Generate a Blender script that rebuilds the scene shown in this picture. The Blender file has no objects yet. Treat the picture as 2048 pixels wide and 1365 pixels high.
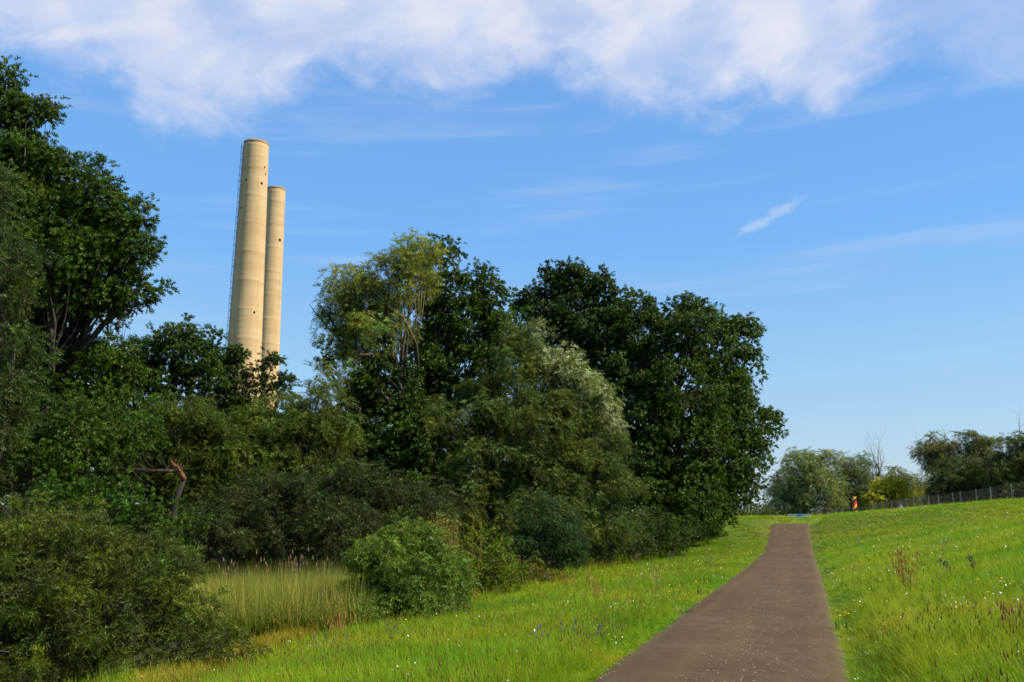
import bpy, math, random
import numpy as np
from mathutils import Vector, noise as mnoise
random.seed(7); np.random.seed(7)
R = math.radians
scene = bpy.context.scene
col = scene.collection

# ------------------------------------------------------------------ camera
F, PITCH, EYE = 1782.0, R(10.74), 1.75        # focal length in photo pixels, upward tilt, eye height
cam_data = bpy.data.cameras.new('camera'); cam = bpy.data.objects.new('camera', cam_data); col.objects.link(cam)
cam_data.sensor_width = 36; cam_data.lens = F / 2048 * 36; cam_data.clip_end = 9000; cam_data.clip_start = .1
cam.location = (0, 0, EYE); cam.rotation_euler = (R(90) + PITCH, 0, 0)
scene.camera = cam
scene.view_settings.view_transform = 'Standard'; scene.view_settings.look = 'None'
scene.view_settings.exposure = 0.65; scene.view_settings.gamma = 1
scene.view_settings.use_curve_mapping = False

# ------------------------------------------------------------------ sun and sky
SUN_BEAR, SUN_EL = 104.0, 43.0                # bearing clockwise from the view direction (+Y)
sd = Vector((math.sin(R(SUN_BEAR)) * math.cos(R(SUN_EL)), math.cos(R(SUN_BEAR)) * math.cos(R(SUN_EL)), math.sin(R(SUN_EL))))
sl = bpy.data.lights.new('sun', 'SUN'); sl.energy = 5.0; sl.angle = R(.53); sl.color = (1, .88, .68)
so = bpy.data.objects.new('sun', sl); col.objects.link(so); so.rotation_euler = sd.to_track_quat('Z', 'Y').to_euler()
so.location = (30, -20, 60)

world = bpy.data.worlds.new('World'); scene.world = world; world.use_nodes = True
nt = world.node_tree; N = nt.nodes; L = nt.links; N.clear()

class G:
    """small helper round a node tree"""
    def __init__(s, nt): s.nt = nt; s.N = nt.nodes; s.L = nt.links
    def set(s, sock, v):
        if isinstance(v, bpy.types.NodeSocket): s.L.new(v, sock)
        else: sock.default_value = v
    def math(s, op, a, b=0.0, c=0.0, clamp=False):
        n = s.N.new('ShaderNodeMath'); n.operation = op; n.use_clamp = clamp
        s.set(n.inputs[0], a); s.set(n.inputs[1], b); s.set(n.inputs[2], c); return n.outputs[0]
    def noise(s, vec, scale, detail=4, rough=.55, dist=0.0, color=False):
        n = s.N.new('ShaderNodeTexNoise'); s.set(n.inputs['Vector'], vec)
        n.inputs['Scale'].default_value = scale; n.inputs['Detail'].default_value = detail
        n.inputs['Roughness'].default_value = rough; n.inputs['Distortion'].default_value = dist
        return n.outputs['Color'] if color else n.outputs['Fac']
    def comb(s, x, y, z=0.0):
        n = s.N.new('ShaderNodeCombineXYZ'); s.set(n.inputs[0], x); s.set(n.inputs[1], y); s.set(n.inputs[2], z); return n.outputs[0]
    def sep(s, v):
        n = s.N.new('ShaderNodeSeparateXYZ'); s.L.new(v, n.inputs[0]); return n.outputs
    def maprange(s, v, a, b, c=0.0, d=1.0, smooth=True):
        n = s.N.new('ShaderNodeMapRange'); n.interpolation_type = 'SMOOTHSTEP' if smooth else 'LINEAR'
        s.set(n.inputs[0], v)
        for i, x in enumerate((a, b, c, d)): n.inputs[i + 1].default_value = x
        return n.outputs[0]
    def mix(s, fac, a, b, mode='MIX'):
        n = s.N.new('ShaderNodeMix'); n.data_type = 'RGBA'; n.blend_type = mode
        s.set(n.inputs['Factor'], fac); s.set(n.inputs[6], a); s.set(n.inputs[7], b); return n.outputs[2]
    def ramp(s, v, stops):
        n = s.N.new('ShaderNodeValToRGB'); s.L.new(v, n.inputs[0])
        e = n.color_ramp.elements
        while len(e) < len(stops): e.new(.5)
        for k, (p, c) in enumerate(stops): e[k].position = p; e[k].color = c if len(c) == 4 else (*c, 1)
        return n.outputs[0]

g = G(nt)
sky = N.new('ShaderNodeTexSky'); sky.sky_type = 'NISHITA'; sky.sun_disc = False
sky.sun_elevation = R(SUN_EL); sky.sun_rotation = R(SUN_BEAR)
sky.air_density = 1.0; sky.dust_density = .35; sky.ozone_density = 2.2; sky.altitude = 60
hsv = N.new('ShaderNodeHueSaturation'); hsv.inputs['Saturation'].default_value = 1.30
hsv.inputs['Hue'].default_value = .497
L.new(sky.outputs[0], hsv.inputs['Color'])
tc = N.new('ShaderNodeTexCoord')
dx, dy, dz = g.sep(tc.outputs['Generated'])
az = g.math('MULTIPLY', g.math('ARCTAN2', dx, dy), 57.29578)
el = g.math('MULTIPLY', g.math('ARCSINE', dz), 57.29578)
def azel(px, py):
    u, v = (px - 1024) / F, (682.5 - py) / F
    x, y, z = u, math.cos(PITCH) - v * math.sin(PITCH), math.sin(PITCH) + v * math.cos(PITCH)
    return math.degrees(math.atan2(x, y)), math.degrees(math.atan2(z, math.hypot(x, y)))
# lower edge of the cirrus deck as a function of bearing (a wavy edge that goes on right round the sky)
edge = [(-300, 120), (-60, 110), (90, 135), (210, 175), (300, 262), (400, 262), (520, 228), (640, 165), (760, 170), (880, 200), (985, 180),
        (1060, 130), (1150, 180), (1320, 232), (1460, 215), (1560, 205), (1660, 215), (1730, 150), (1830, 120), (1950, 175), (2100, 190), (2300, 150)]
fc = N.new('ShaderNodeFloatCurve'); cu = fc.mapping.curves[0]
pts = [(0.0, 30.5), (.12, 25), (.24, 31)]
pts += [((azel(px, py)[0] + 90) / 180, azel(px, py)[1]) for px, py in edge]
pts += [(.76, 30), (.88, 25.5), (1.0, 30.5)]
pts.sort()
while len(cu.points) < len(pts): cu.points.new(.5, .5)
for k, (a, e) in enumerate(pts): cu.points[k].location = (a, e / 50.0); cu.points[k].handle_type = 'AUTO'
fc.mapping.update()
nv = g.comb(g.math('MULTIPLY', az, .16), g.math('MULTIPLY', el, .30), 3.1)
warp = g.noise(nv, 1.0, 3, .5, .4)
warpb = g.noise(g.comb(g.math('ADD', g.math('MULTIPLY', az, .5), g.math('MULTIPLY', el, .35)), g.math('SUBTRACT', g.math('MULTIPLY', el, .75), g.math('MULTIPLY', az, .18)), 7.7), .5, 7, .56, .4)
az2 = g.math('ADD', az, g.math('MULTIPLY', g.math('SUBTRACT', warp, .5), 5.0))
L.new(g.math('DIVIDE', g.math('ADD', az2, 90.0), 180.0), fc.inputs['Value'])
edge_el = g.math('MULTIPLY', fc.outputs[0], 50.0)
d_el = g.math('SUBTRACT', el, edge_el)
d_el = g.math('ADD', d_el, g.math('MULTIPLY', g.math('SUBTRACT', warpb, .5), 5.5))
deck = g.maprange(d_el, -1.0, 2.8)
thin = g.maprange(g.noise(g.comb(g.math('MULTIPLY', az, .11), g.math('SUBTRACT', g.math('MULTIPLY', el, .22), g.math('MULTIPLY', az, .05)), 1.7), 1.0, 4, .5, .5), .30, .62, .50, .95)
deck = g.math('MULTIPLY', g.math('MULTIPLY', deck, thin), g.maprange(az, azel(1740, 100)[0], azel(1880, 100)[0], 1.0, .38))
# one small puff low on the right
pa, pe = azel(1535, 438)
da, de = g.math('SUBTRACT', az, pa), g.math('SUBTRACT', el, pe)
ra = g.math('ADD', g.math('MULTIPLY', da, .92), g.math('MULTIPLY', de, .40)); rb = g.math('SUBTRACT', g.math('MULTIPLY', de, .92), g.math('MULTIPLY', da, .40))
pr = g.math('SQRT', g.math('ADD', g.math('POWER', g.math('DIVIDE', ra, 2.3), 2.0), g.math('POWER', g.math('DIVIDE', rb, .42), 2.0)))
pn = g.noise(g.comb(g.math('MULTIPLY', az, 1.0), g.math('MULTIPLY', el, 1.6), .4), 1.0, 4, .55, .3)
puff = g.math('MULTIPLY', g.maprange(g.math('ADD', pr, g.math('MULTIPLY', g.math('SUBTRACT', pn, .5), 2.2)), .0, 1.3, 1.0, 0.0), .42)
# faint level streaks lower down
sn = g.noise(g.comb(g.math('MULTIPLY', az, .07), g.math('SUBTRACT', g.math('MULTIPLY', el, .75), g.math('MULTIPLY', az, .03)), 9.0), .8, 4, .5, .4)
streak = g.math('MULTIPLY', g.maprange(sn, .52, .74), g.maprange(el, 3.0, 9.0))
streak = g.math('MULTIPLY', streak, .17)
cl = g.math('MAXIMUM', deck, g.math('MAXIMUM', puff, streak))
cloudcol = g.mix(g.maprange(warpb, .3, .7), (3.2, 3.6, 4.5, 1), (4.0, 4.05, 4.5, 1))
grad = g.ramp(g.math('DIVIDE', g.math('MAXIMUM', el, 0.0), 90.0), [(0, (.40, .56, .72)), (.04, (.385, .56, .76)), (.10, (.33, .57, .84)), (.19, (.205, .475, .93)), (.30, (.19, .42, .87)), (.6, (.13, .30, .66)), (1, (.11, .25, .58))])
gsc = N.new('ShaderNodeVectorMath'); gsc.operation = 'SCALE'; L.new(grad, gsc.inputs[0]); gsc.inputs['Scale'].default_value = 4.9
skybase = g.mix(.8, hsv.outputs[0], gsc.outputs[0])
skyc = g.mix(cl, skybase, cloudcol)
bg = N.new('ShaderNodeBackground'); bg.inputs['Strength'].default_value = .13; L.new(skyc, bg.inputs[0])
wo = N.new('ShaderNodeOutputWorld'); L.new(bg.outputs[0], wo.inputs[0])

# ------------------------------------------------------------------ helpers
CP, SP = math.cos(PITCH), math.sin(PITCH)
def P(px, py, Y):
    """world point that stands Y metres ahead where the photograph shows px, py"""
    u, v = (px - 1024) / F, (682.5 - py) / F
    x, y, z = u, CP - v * SP, SP + v * CP
    return np.array((x / y * Y, Y, EYE + z / y * Y))
def tag(o, label=None, cat=None, group=None, kind=None):
    if label: o['label'] = label
    if cat: o['category'] = cat
    if group: o['group'] = group
    if kind: o['kind'] = kind
    return o
def empty(name, loc, label, cat, group=None):
    o = bpy.data.objects.new(name, None); col.objects.link(o); o.location = [float(c) for c in loc]
    o.empty_display_size = .2
    return tag(o, label, cat, group)
def link(name, me, parent=None, kind=None):
    o = bpy.data.objects.new(name, me); col.objects.link(o)
    if parent is not None:
        o.parent = parent
        root = parent
        off = Vector((0, 0, 0))
        while root: off += root.location; root = root.parent
        o.location = -off                       # meshes are written in world coordinates
    if kind: o['kind'] = kind
    return o
class MB:
    """collects shapes, then links them as one mesh object"""
    def __init__(s): s.v = []; s.f = []; s.m = []
    def add(s, vs, fs, mi=0):
        k = len(s.v); s.v += [tuple(map(float, v)) for v in vs]
        s.f += [tuple(i + k for i in f) for f in fs]; s.m += [mi] * len(fs)
    def box(s, c, sz, rz=0.0, mi=0):
        hx, hy, hz = sz[0] / 2, sz[1] / 2, sz[2] / 2; ca, sa = math.cos(rz), math.sin(rz); vs = []
        for z in (-hz, hz):
            for x, y in ((-hx, -hy), (hx, -hy), (hx, hy), (-hx, hy)):
                vs.append((c[0] + x * ca - y * sa, c[1] + x * sa + y * ca, c[2] + z))
        s.add(vs, [(0, 3, 2, 1), (4, 5, 6, 7), (0, 1, 5, 4), (1, 2, 6, 5), (2, 3, 7, 6), (3, 0, 4, 7)], mi)
    def tube(s, pts, rad, n=6, mi=0, cap=True):
        pts = [np.asarray(p, float) for p in pts]; vs = []; fs = []
        for i, p in enumerate(pts):
            a = pts[max(i - 1, 0)]; b = pts[min(i + 1, len(pts) - 1)]; d = b - a; d = d / (np.linalg.norm(d) + 1e-9)
            up = np.array((0, 0, 1.)) if abs(d[2]) < .9 else np.array((1., 0, 0))
            u = np.cross(d, up); u /= np.linalg.norm(u); w = np.cross(u, d)
            r = rad[i] if hasattr(rad, '__len__') else rad
            for k in range(n):
                t = 2 * math.pi * k / n; vs.append(p + r * (math.cos(t) * u + math.sin(t) * w))
        for i in range(len(pts) - 1):
            for k in range(n):
                fs.append((i * n + k, i * n + (k + 1) % n, (i + 1) * n + (k + 1) % n, (i + 1) * n + k))
        if cap:
            fs.append(tuple(range(n))[::-1]); fs.append(tuple((len(pts) - 1) * n + k for k in range(n)))
        s.add(vs, fs, mi)
    def build(s, name, mats, parent=None, smooth=False, kind=None):
        me = bpy.data.meshes.new(name); me.from_pydata(s.v, [], s.f)
        mats = mats if isinstance(mats, (list, tuple)) else [mats]
        for m in mats: me.materials.append(m)
        me.polygons.foreach_set('material_index', s.m)
        if smooth: me.polygons.foreach_set('use_smooth', [True] * len(s.f))
        me.update(); return link(name, me, parent, kind)

def newmat(name):
    m = bpy.data.materials.new(name); m.use_nodes = True; nt = m.node_tree
    b = nt.nodes['Principled BSDF']; return m, G(nt), b
def simple(name, c, rough=.7, var=.15, scale=6.0, metal=0.0, bump=0.0):
    m, g, b = newmat(name); t = g.N.new('ShaderNodeTexCoord')
    n = g.noise(t.outputs['Object'], scale, 5, .6)
    f = g.maprange(n, .3, .7, 1 - var, 1 + var)
    h = g.N.new('ShaderNodeHueSaturation'); h.inputs['Color'].default_value = (*c, 1); g.L.new(f, h.inputs['Value'])
    g.L.new(h.outputs[0], b.inputs['Base Color']); b.inputs['Roughness'].default_value = rough; b.inputs['Metallic'].default_value = metal
    if bump:
        bn = g.N.new('ShaderNodeBump'); bn.inputs['Strength'].default_value = bump; g.L.new(n, bn.inputs['Height']); g.L.new(bn.outputs[0], b.inputs['Normal'])
    return m

# ------------------------------------------------------------------ ground shape
DN = np.array((.3090, .9511)); NN = np.array((.9511, -.3090))       # along and across the path
pw = [(1345, 1194, 1704), (1268, 1307, 1680), (1212, 1379, 1661), (1171, 1440, 1650), (1135, 1491, 1637), (1105, 1527, 1627), (1079, 1537, 1622), (1048, 1540, 1619)]
path_pts = []
for py, a, b in pw:
    d = F * 2.8 / (b - a); v = (682.5 - py) / F
    path_pts.append(P((a + b) / 2, py, d * (CP - v * SP)))
path_pts = np.array(path_pts)
pre = path_pts[0] + np.outer(np.array([-30., -18, -8]), np.array((.3, .95, 0))); pre[:, 2] = [.05, .05, .02]
post = path_pts[-1] + np.array([(1.6, 4, -.06), (4.5, 9, -.35), (10, 16, -.7)])
path_ctl = np.vstack([pre, path_pts, post])
tt = np.linspace(0, 1, 400)
cum = np.r_[0, np.cumsum(np.linalg.norm(np.diff(path_ctl[:, :2], axis=0), axis=1))]
tl = np.linspace(0, cum[-1], 500)
path_c = np.stack([np.interp(tl, cum, path_ctl[:, k]) for k in range(3)], 1)
ker = np.exp(-np.linspace(-2, 2, 25) ** 2); ker /= ker.sum()
for k in range(3):
    path_c[12:-12, k] = np.convolve(path_c[:, k], ker, 'same')[12:-12]
ptan = np.gradient(path_c[:, :2], axis=0); ptan /= np.linalg.norm(ptan, axis=1)[:, None]
pnor = np.stack([ptan[:, 1], -ptan[:, 0]], 1)
ctrl = []
def cp(x, y, z): ctrl.append((x, y, z))
for Y in (-15, 0, 8, 16, 26, 38, 50, 56.5, 61):
    i = np.argmin(abs(path_c[:, 1] - Y)); c = path_c[i]; n = pnor[i]
    for s, z in ((-1.4, 0), (0, 0), (1.4, 0), (-3.2, -.1), (3, .15 if Y > 60 else .32)) if Y > 55 else ((-1.4, 0), (0, 0), (1.4, 0), (-3.2, -.15), (-5.5, -.42), (3.5, .42), (6, .95), (9, 1.55), (12.5, 2.15)):
        cp(c[0] + n[0] * s, c[1] + n[1] * s, c[2] + z)
    for s, z in () if Y > 55 else ((-8.5, -.85), (-12, -1.12), (-20, -1.2), (-34, -1.2), (-60, -1.2), (15.5, 2.45), (22, 2.5), (40, 2.3)):
        cp(c[0] + n[0] * s, c[1] + n[1] * s, z)
for q in ((1400, 1049, 63), (1480, 1047, 64), (1580, 1047.5, 64), (1619, 1042, 66), (1700, 1034, 64), (1800, 1026, 62), (1900, 1019, 58),
          (1985, 1010, 70), (1860, 1020, 84), (1741, 1030, 105), (1700, 1033, 80), (1600, 1039, 85), (1500, 1041, 90), (1600, 1036, 115), (1500, 1036, 120), (1900, 1020, 115), (1800, 1026, 115)):
    cp(*P(*q))
for x, y, z in ((5, 64, -.9), (-10, 64, -1.2), (-40, 64, -1.2), (0, 90, -.6), (-40, 100, -1), (10, 100, .4), (90, 60, 2), (110, 110, 1.4), (60, 140, .8), (0, 150, 0), (-60, 150, -.5), (110, 0, 1.8), (-80, 0, -1.2), (0, -50, .2), (60, -50, 1.8), (-60, -50, -1.2)):
    cp(x, y, z)
ctrl = np.array(ctrl)
def tps_k(r2): return .5 * r2 * np.log(r2 + 1e-9)
def fit(c, lam=.6):
    n = len(c); r2 = ((c[:, None, :2] - c[None, :, :2]) ** 2).sum(2)
    K = tps_k(r2) + lam * np.eye(n) * 8; Pm = np.c_[np.ones(n), c[:, :2]]
    A = np.block([[K, Pm], [Pm.T, np.zeros((3, 3))]]); return np.linalg.solve(A, np.r_[c[:, 2], 0, 0, 0])
W = fit(ctrl)
def path_near(xy):
    """signed distance to the path's middle line, and the path's height there"""
    S = np.empty(len(xy)); Z = np.empty(len(xy)); pc = path_c[::3]; pn = pnor[::3]
    for a in range(0, len(xy), 20000):
        q = xy[a:a + 20000]; d2 = ((q[:, None] - pc[None, :, :2]) ** 2).sum(2); i = d2.argmin(1)
        dv = q - pc[i, :2]; s = (dv * pn[i]).sum(1); dd = np.sqrt(d2[np.arange(len(q)), i])
        S[a:a + 20000] = np.where(dd > abs(s) + 1.0, np.sign(s) * dd, s); Z[a:a + 20000] = pc[i, 2]
    return S, Z
def sstep(x, a, b):
    t = np.clip((x - a) / (b - a), 0, 1); return t * t * (3 - 2 * t)
def H(xy):
    xy = np.atleast_2d(np.asarray(xy, float)); z = np.empty(len(xy)); n = len(ctrl)
    for a in range(0, len(xy), 20000):
        q = xy[a:a + 20000]; r2 = ((q[:, None] - ctrl[None, :, :2]) ** 2).sum(2)
        z[a:a + 20000] = tps_k(r2) @ W[:n] + W[n] + q @ W[n + 1:]
    r = np.linalg.norm(xy, axis=1); far = sstep(r, 120, 190); z = z * (1 - far) + far * -.4
    z += .03 * np.sin(xy[:, 0] * 1.7 + 2 * np.sin(xy[:, 1] * .6)) * np.sin(xy[:, 1] * 1.3) * (1 - far)
    S, Z = path_near(xy); k = 1 - sstep(abs(S), 1.25, 2.3)
    return z * (1 - k) + (Z - .07) * k
def h1(x, y): return float(H([(x, y)])[0])

# ground sheet
outer = np.geomspace(1.0, 3400, 42)
gx = np.r_[(-45 - outer)[::-1], np.arange(-45, 60.1, .5), 60 + outer]; gy = np.r_[(-12 - outer)[::-1], np.arange(-12, 78.1, .45), 78 + outer]
X, Y = np.meshgrid(gx, gy); xy = np.stack([X.ravel(), Y.ravel()], 1); Z = H(xy)
me = bpy.data.meshes.new('ground'); idx = np.arange(len(xy)).reshape(len(gy), len(gx))
q = np.stack([idx[:-1, :-1], idx[:-1, 1:], idx[1:, 1:], idx[1:, :-1]], -1).reshape(-1, 4)
def mesh_np(me, V, Q):
    k = Q.shape[1]
    me.vertices.add(len(V)); me.vertices.foreach_set('co', np.ascontiguousarray(V, dtype=np.float32).ravel())
    me.loops.add(Q.size); me.loops.foreach_set('vertex_index', Q.astype(np.int32).ravel())
    me.polygons.add(len(Q)); me.polygons.foreach_set('loop_start', np.arange(0, Q.size, k, dtype=np.int32))
    me.polygons.foreach_set('loop_total', np.full(len(Q), k, dtype=np.int32))
    me.update(calc_edges=True)
mesh_np(me, np.c_[xy, Z], q); me.polygons.foreach_set('use_smooth', [True] * len(q))
S, _ = path_near(xy)
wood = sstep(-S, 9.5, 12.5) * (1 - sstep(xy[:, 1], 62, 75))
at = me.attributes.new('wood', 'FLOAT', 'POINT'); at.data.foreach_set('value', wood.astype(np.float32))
m, g, b = newmat('meadow_soil'); t = g.N.new('ShaderNodeTexCoord'); o_ = t.outputs['Object']
n1 = g.noise(o_, .18, 6, .6); n2 = g.noise(o_, 2.4, 6, .65); n3 = g.noise(o_, 22, 4, .6)
c1 = g.mix(g.maprange(n1, .35, .65), (.075, .125, .012, 1), (.13, .15, .016, 1))
c1 = g.mix(g.maprange(n2, .4, .7), c1, (.05, .09, .01, 1))
c1 = g.mix(g.math('MULTIPLY', g.maprange(n3, .5, .75), .6), c1, (.10, .085, .03, 1))
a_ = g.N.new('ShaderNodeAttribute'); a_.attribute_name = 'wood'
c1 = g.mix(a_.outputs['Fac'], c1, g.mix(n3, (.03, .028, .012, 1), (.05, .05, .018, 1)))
g.L.new(c1, b.inputs['Base Color']); b.inputs['Roughness'].default_value = .95; b.inputs['Specular IOR Level'].default_value = .1
bn = g.N.new('ShaderNodeBump'); bn.inputs['Strength'].default_value = .8; bn.inputs['Distance'].default_value = .05
g.L.new(n3, bn.inputs['Height']); g.L.new(bn.outputs[0], b.inputs['Normal'])
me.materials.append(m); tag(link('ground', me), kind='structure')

# path
m, g, b = newmat('worn_asphalt'); t = g.N.new('ShaderNodeTexCoord'); o_ = t.outputs['Object']
big = g.noise(o_, .35, 5, .6); mid = g.noise(o_, 3.0, 6, .65); fine = g.noise(o_, 60, 3, .7); agg = g.noise(o_, 190, 2, .6)
c = g.mix(g.maprange(big, .35, .65), (.082, .056, .033, 1), (.105, .076, .047, 1))
c = g.mix(g.math('MULTIPLY', g.maprange(mid, .35, .7), .6), c, (.066, .037, .015, 1))
px_, py_, pz_ = g.sep(o_)
along = g.math('ADD', g.math('MULTIPLY', px_, .309), g.math('MULTIPLY', py_, .951)); across = g.math('SUBTRACT', g.math('MULTIPLY', px_, .951), g.math('MULTIPLY', py_, .309))
lane = g.noise(g.comb(g.math('MULTIPLY', across, 2.2), g.math('MULTIPLY', along, .12), 0.0), 1.0, 4, .6)
c = g.mix(g.math('MULTIPLY', g.maprange(lane, .45, .7), .45), c, (.125, .083, .043, 1))
c = g.mix(g.math('MULTIPLY', g.maprange(fine, .56, .74), .6), c, (.19, .125, .065, 1))
c = g.mix(g.math('MULTIPLY', g.maprange(agg, .30, .48, 1, 0), .45), c, (.036, .023, .011, 1))
a_ = g.N.new('ShaderNodeAttribute'); a_.attribute_name = 'edge'
ed = g.math('MULTIPLY', g.maprange(g.math('ADD', a_.outputs['Fac'], g.math('MULTIPLY', g.math('SUBTRACT', mid, .5), .55)), .82, 1.02), .65)
c = g.mix(ed, c, (.11, .095, .05, 1))
g.L.new(c, b.inputs['Base Color']); b.inputs['Roughness'].default_value = .85; b.inputs['Specular IOR Level'].default_value = .08
bn = g.N.new('ShaderNodeBump'); bn.inputs['Strength'].default_value = .5; bn.inputs['Distance'].default_value = .01
g.L.new(g.math('ADD', fine, agg), bn.inputs['Height']); g.L.new(bn.outputs[0], b.inputs['Normal'])
asphalt = m
ns = 13; V = []; E = []
for i in range(len(path_c)):
    wl = 1.33 + .05 * mnoise.noise((i * .23, 1, 0)) + .04 * mnoise.noise((i * .9, 5, 0)); wr = 1.33 + .05 * mnoise.noise((i * .21, 9, 0)) + .04 * mnoise.noise((i * .8, 2, 0))
    for k in range(ns):
        a = -1 + 2 * k / (ns - 1); s = a * (wl if a < 0 else wr)
        z = path_c[i, 2] + .012 * (1 - a * a) - (.05 if abs(a) == 1 else 0)
        V.append((path_c[i, 0] + pnor[i, 0] * s, path_c[i, 1] + pnor[i, 1] * s, z)); E.append(abs(a))
idx = np.arange(len(path_c) * ns).reshape(-1, ns)
q = np.stack([idx[:-1, :-1], idx[:-1, 1:], idx[1:, 1:], idx[1:, :-1]], -1).reshape(-1, 4)
me = bpy.data.meshes.new('path'); mesh_np(me, np.array(V), q); me.polygons.foreach_set('use_smooth', [True] * len(q))
at = me.attributes.new('edge', 'FLOAT', 'POINT'); at.data.foreach_set('value', np.array(E, dtype=np.float32))
me.materials.append(asphalt); tag(link('path', me), kind='structure')

# ------------------------------------------------------------------ foliage
def leafmat(name, trans=.28, rough=.42, back=(1.0, 1.0, 1.0), spec=.5, backmix=0.0):
    m, g, b = newmat(name)
    a = g.N.new('ShaderNodeAttribute'); a.attribute_name = 'tint'
    c = a.outputs['Color']
    if backmix:
        ge = g.N.new('ShaderNodeNewGeometry')
        c = g.mix(g.math('MULTIPLY', ge.outputs['Backfacing'], backmix), c, (*back, 1))
    g.L.new(c, b.inputs['Base Color']); b.inputs['Roughness'].default_value = rough; b.inputs['Specular IOR Level'].default_value = spec
    tr = g.N.new('ShaderNodeBsdfTranslucent'); g.L.new(g.mix(1.0, c, (1.5, 1.6, .5, 1), 'MULTIPLY'), tr.inputs['Color'])
    mx = g.N.new('ShaderNodeMixShader'); mx.inputs[0].default_value = trans
    g.L.new(b.outputs[0], mx.inputs[1]); g.L.new(tr.outputs[0], mx.inputs[2])
    g.L.new(mx.outputs[0], g.N['Material Output'].inputs['Surface'])
    return m
def sprigmat(name, trans, rough, spec, back=None, backmix=0.0):
    m, g, b = newmat(name)
    a = g.N.new('ShaderNodeAttribute'); a.attribute_name = 'stint'; a.attribute_type = 'INSTANCER'
    v = g.N.new('ShaderNodeAttribute'); v.attribute_name = 'tint'
    c = g.mix(1.0, a.outputs['Color'], v.outputs['Color'], 'MULTIPLY')
    if backmix:
        ge = g.N.new('ShaderNodeNewGeometry'); c = g.mix(g.math('MULTIPLY', ge.outputs['Backfacing'], backmix), c, g.mix(1.0, c, (*back, 1), 'MULTIPLY'))
    g.L.new(c, b.inputs['Base Color']); b.inputs['Roughness'].default_value = rough; b.inputs['Specular IOR Level'].default_value = spec
    tr = g.N.new('ShaderNodeBsdfTranslucent'); g.L.new(g.mix(1.0, c, (1.5, 1.6, .4, 1), 'MULTIPLY'), tr.inputs['Color'])
    mx = g.N.new('ShaderNodeMixShader'); mx.inputs[0].default_value = trans
    g.L.new(b.outputs[0], mx.inputs[1]); g.L.new(tr.outputs[0], mx.inputs[2]); g.L.new(mx.outputs[0], g.N['Material Output'].inputs['Surface'])
    return m
SPO = sprigmat('broad_leaves', .28, .45, .22); SPW = sprigmat('narrow_leaves', .26, .42, .22, (1.9, 1.8, 2.6), .8)
TWIGM = simple('twig', (.06, .05, .025), .9, .2)
def sprig(name, mat, nleaf, length, leaf, asp, droop, ang):
    V = []; Fc = []; T = []; M = []
    def pt(t): return np.array((math.sin(t * 1.2) * length * droop * t, 0, length * t * (1 - .25 * droop * t)))
    ns = 4
    for i in range(ns + 1):
        p = pt(i / ns); w = .0035 * (1.2 - i / ns)
        V += [tuple(p + (0, w, 0)), tuple(p + (w, -w, 0))]
    for i in range(ns): Fc.append((2 * i, 2 * i + 1, 2 * i + 3, 2 * i + 2)); T.append(1); M.append(1)
    side = 0
    for k in range(nleaf):
        t = .12 + .88 * (k + .5) / nleaf; p = pt(t); side += 2.4; d = pt(min(1, t + .05)) - pt(t - .05); d /= np.linalg.norm(d)
        rad = np.array((math.cos(side), math.sin(side), 0)); a_ = ang * rng.uniform(.7, 1.3)
        ax = d * math.cos(a_) + rad * math.sin(a_); ax /= np.linalg.norm(ax); nr = d * math.sin(a_) - rad * math.cos(a_) + rng.normal(size=3) * .35; nr -= ax * (nr @ ax); nr /= np.linalg.norm(nr)
        sdv = np.cross(nr, ax); l = leaf * rng.uniform(.65, 1.2); w = l * asp * .5; b0 = p + ax * leaf * .12
        curl = nr * l * rng.uniform(-.12, .04)
        k0 = len(V)
        V += [tuple(b0), tuple(b0 + ax * l * .42 + sdv * w + nr * w * .3), tuple(b0 + ax * l + curl), tuple(b0 + ax * l * .42 - sdv * w + nr * w * .3)]
        tv = rng.uniform(.5, 1.55) * (1.5 if rng.random() < .06 else 1); Fc += [(k0, k0 + 1, k0 + 2), (k0, k0 + 2, k0 + 3)]; T += [tv, tv * .92]; M += [0, 0]
    me = bpy.data.meshes.new(name); me.from_pydata(V, [], Fc); me.materials.append(mat); me.materials.append(TWIGM)
    me.polygons.foreach_set('material_index', M)
    at = me.attributes.new('tint', 'FLOAT_COLOR', 'FACE'); at.data.foreach_set('color', np.repeat(np.array(T, dtype=np.float32), 4)); me.update()
    return bpy.data.objects.new(name, me)
OAKM = leafmat('oak_leaf', .28, .5, spec=.22); WILM = leafmat('willow_leaf', .30, .48, (.125, .150, .055), spec=.22, backmix=.55)
BARK = simple('grey_bark', (.045, .034, .022), .9, .4, 9, bump=.5); DEADW = simple('dead_wood', (.15, .105, .06), .85, .3, 12, bump=.4)
REDW = simple('split_red_wood', (.16, .065, .025), .8, .35, 14, bump=.4)
GREYW = simple('bare_grey_twigs', (.16, .13, .10), .85, .3, 12)
rng = np.random.default_rng(11)
def unit(v): return v / (np.linalg.norm(v, axis=-1, keepdims=True) + 1e-9)
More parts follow.
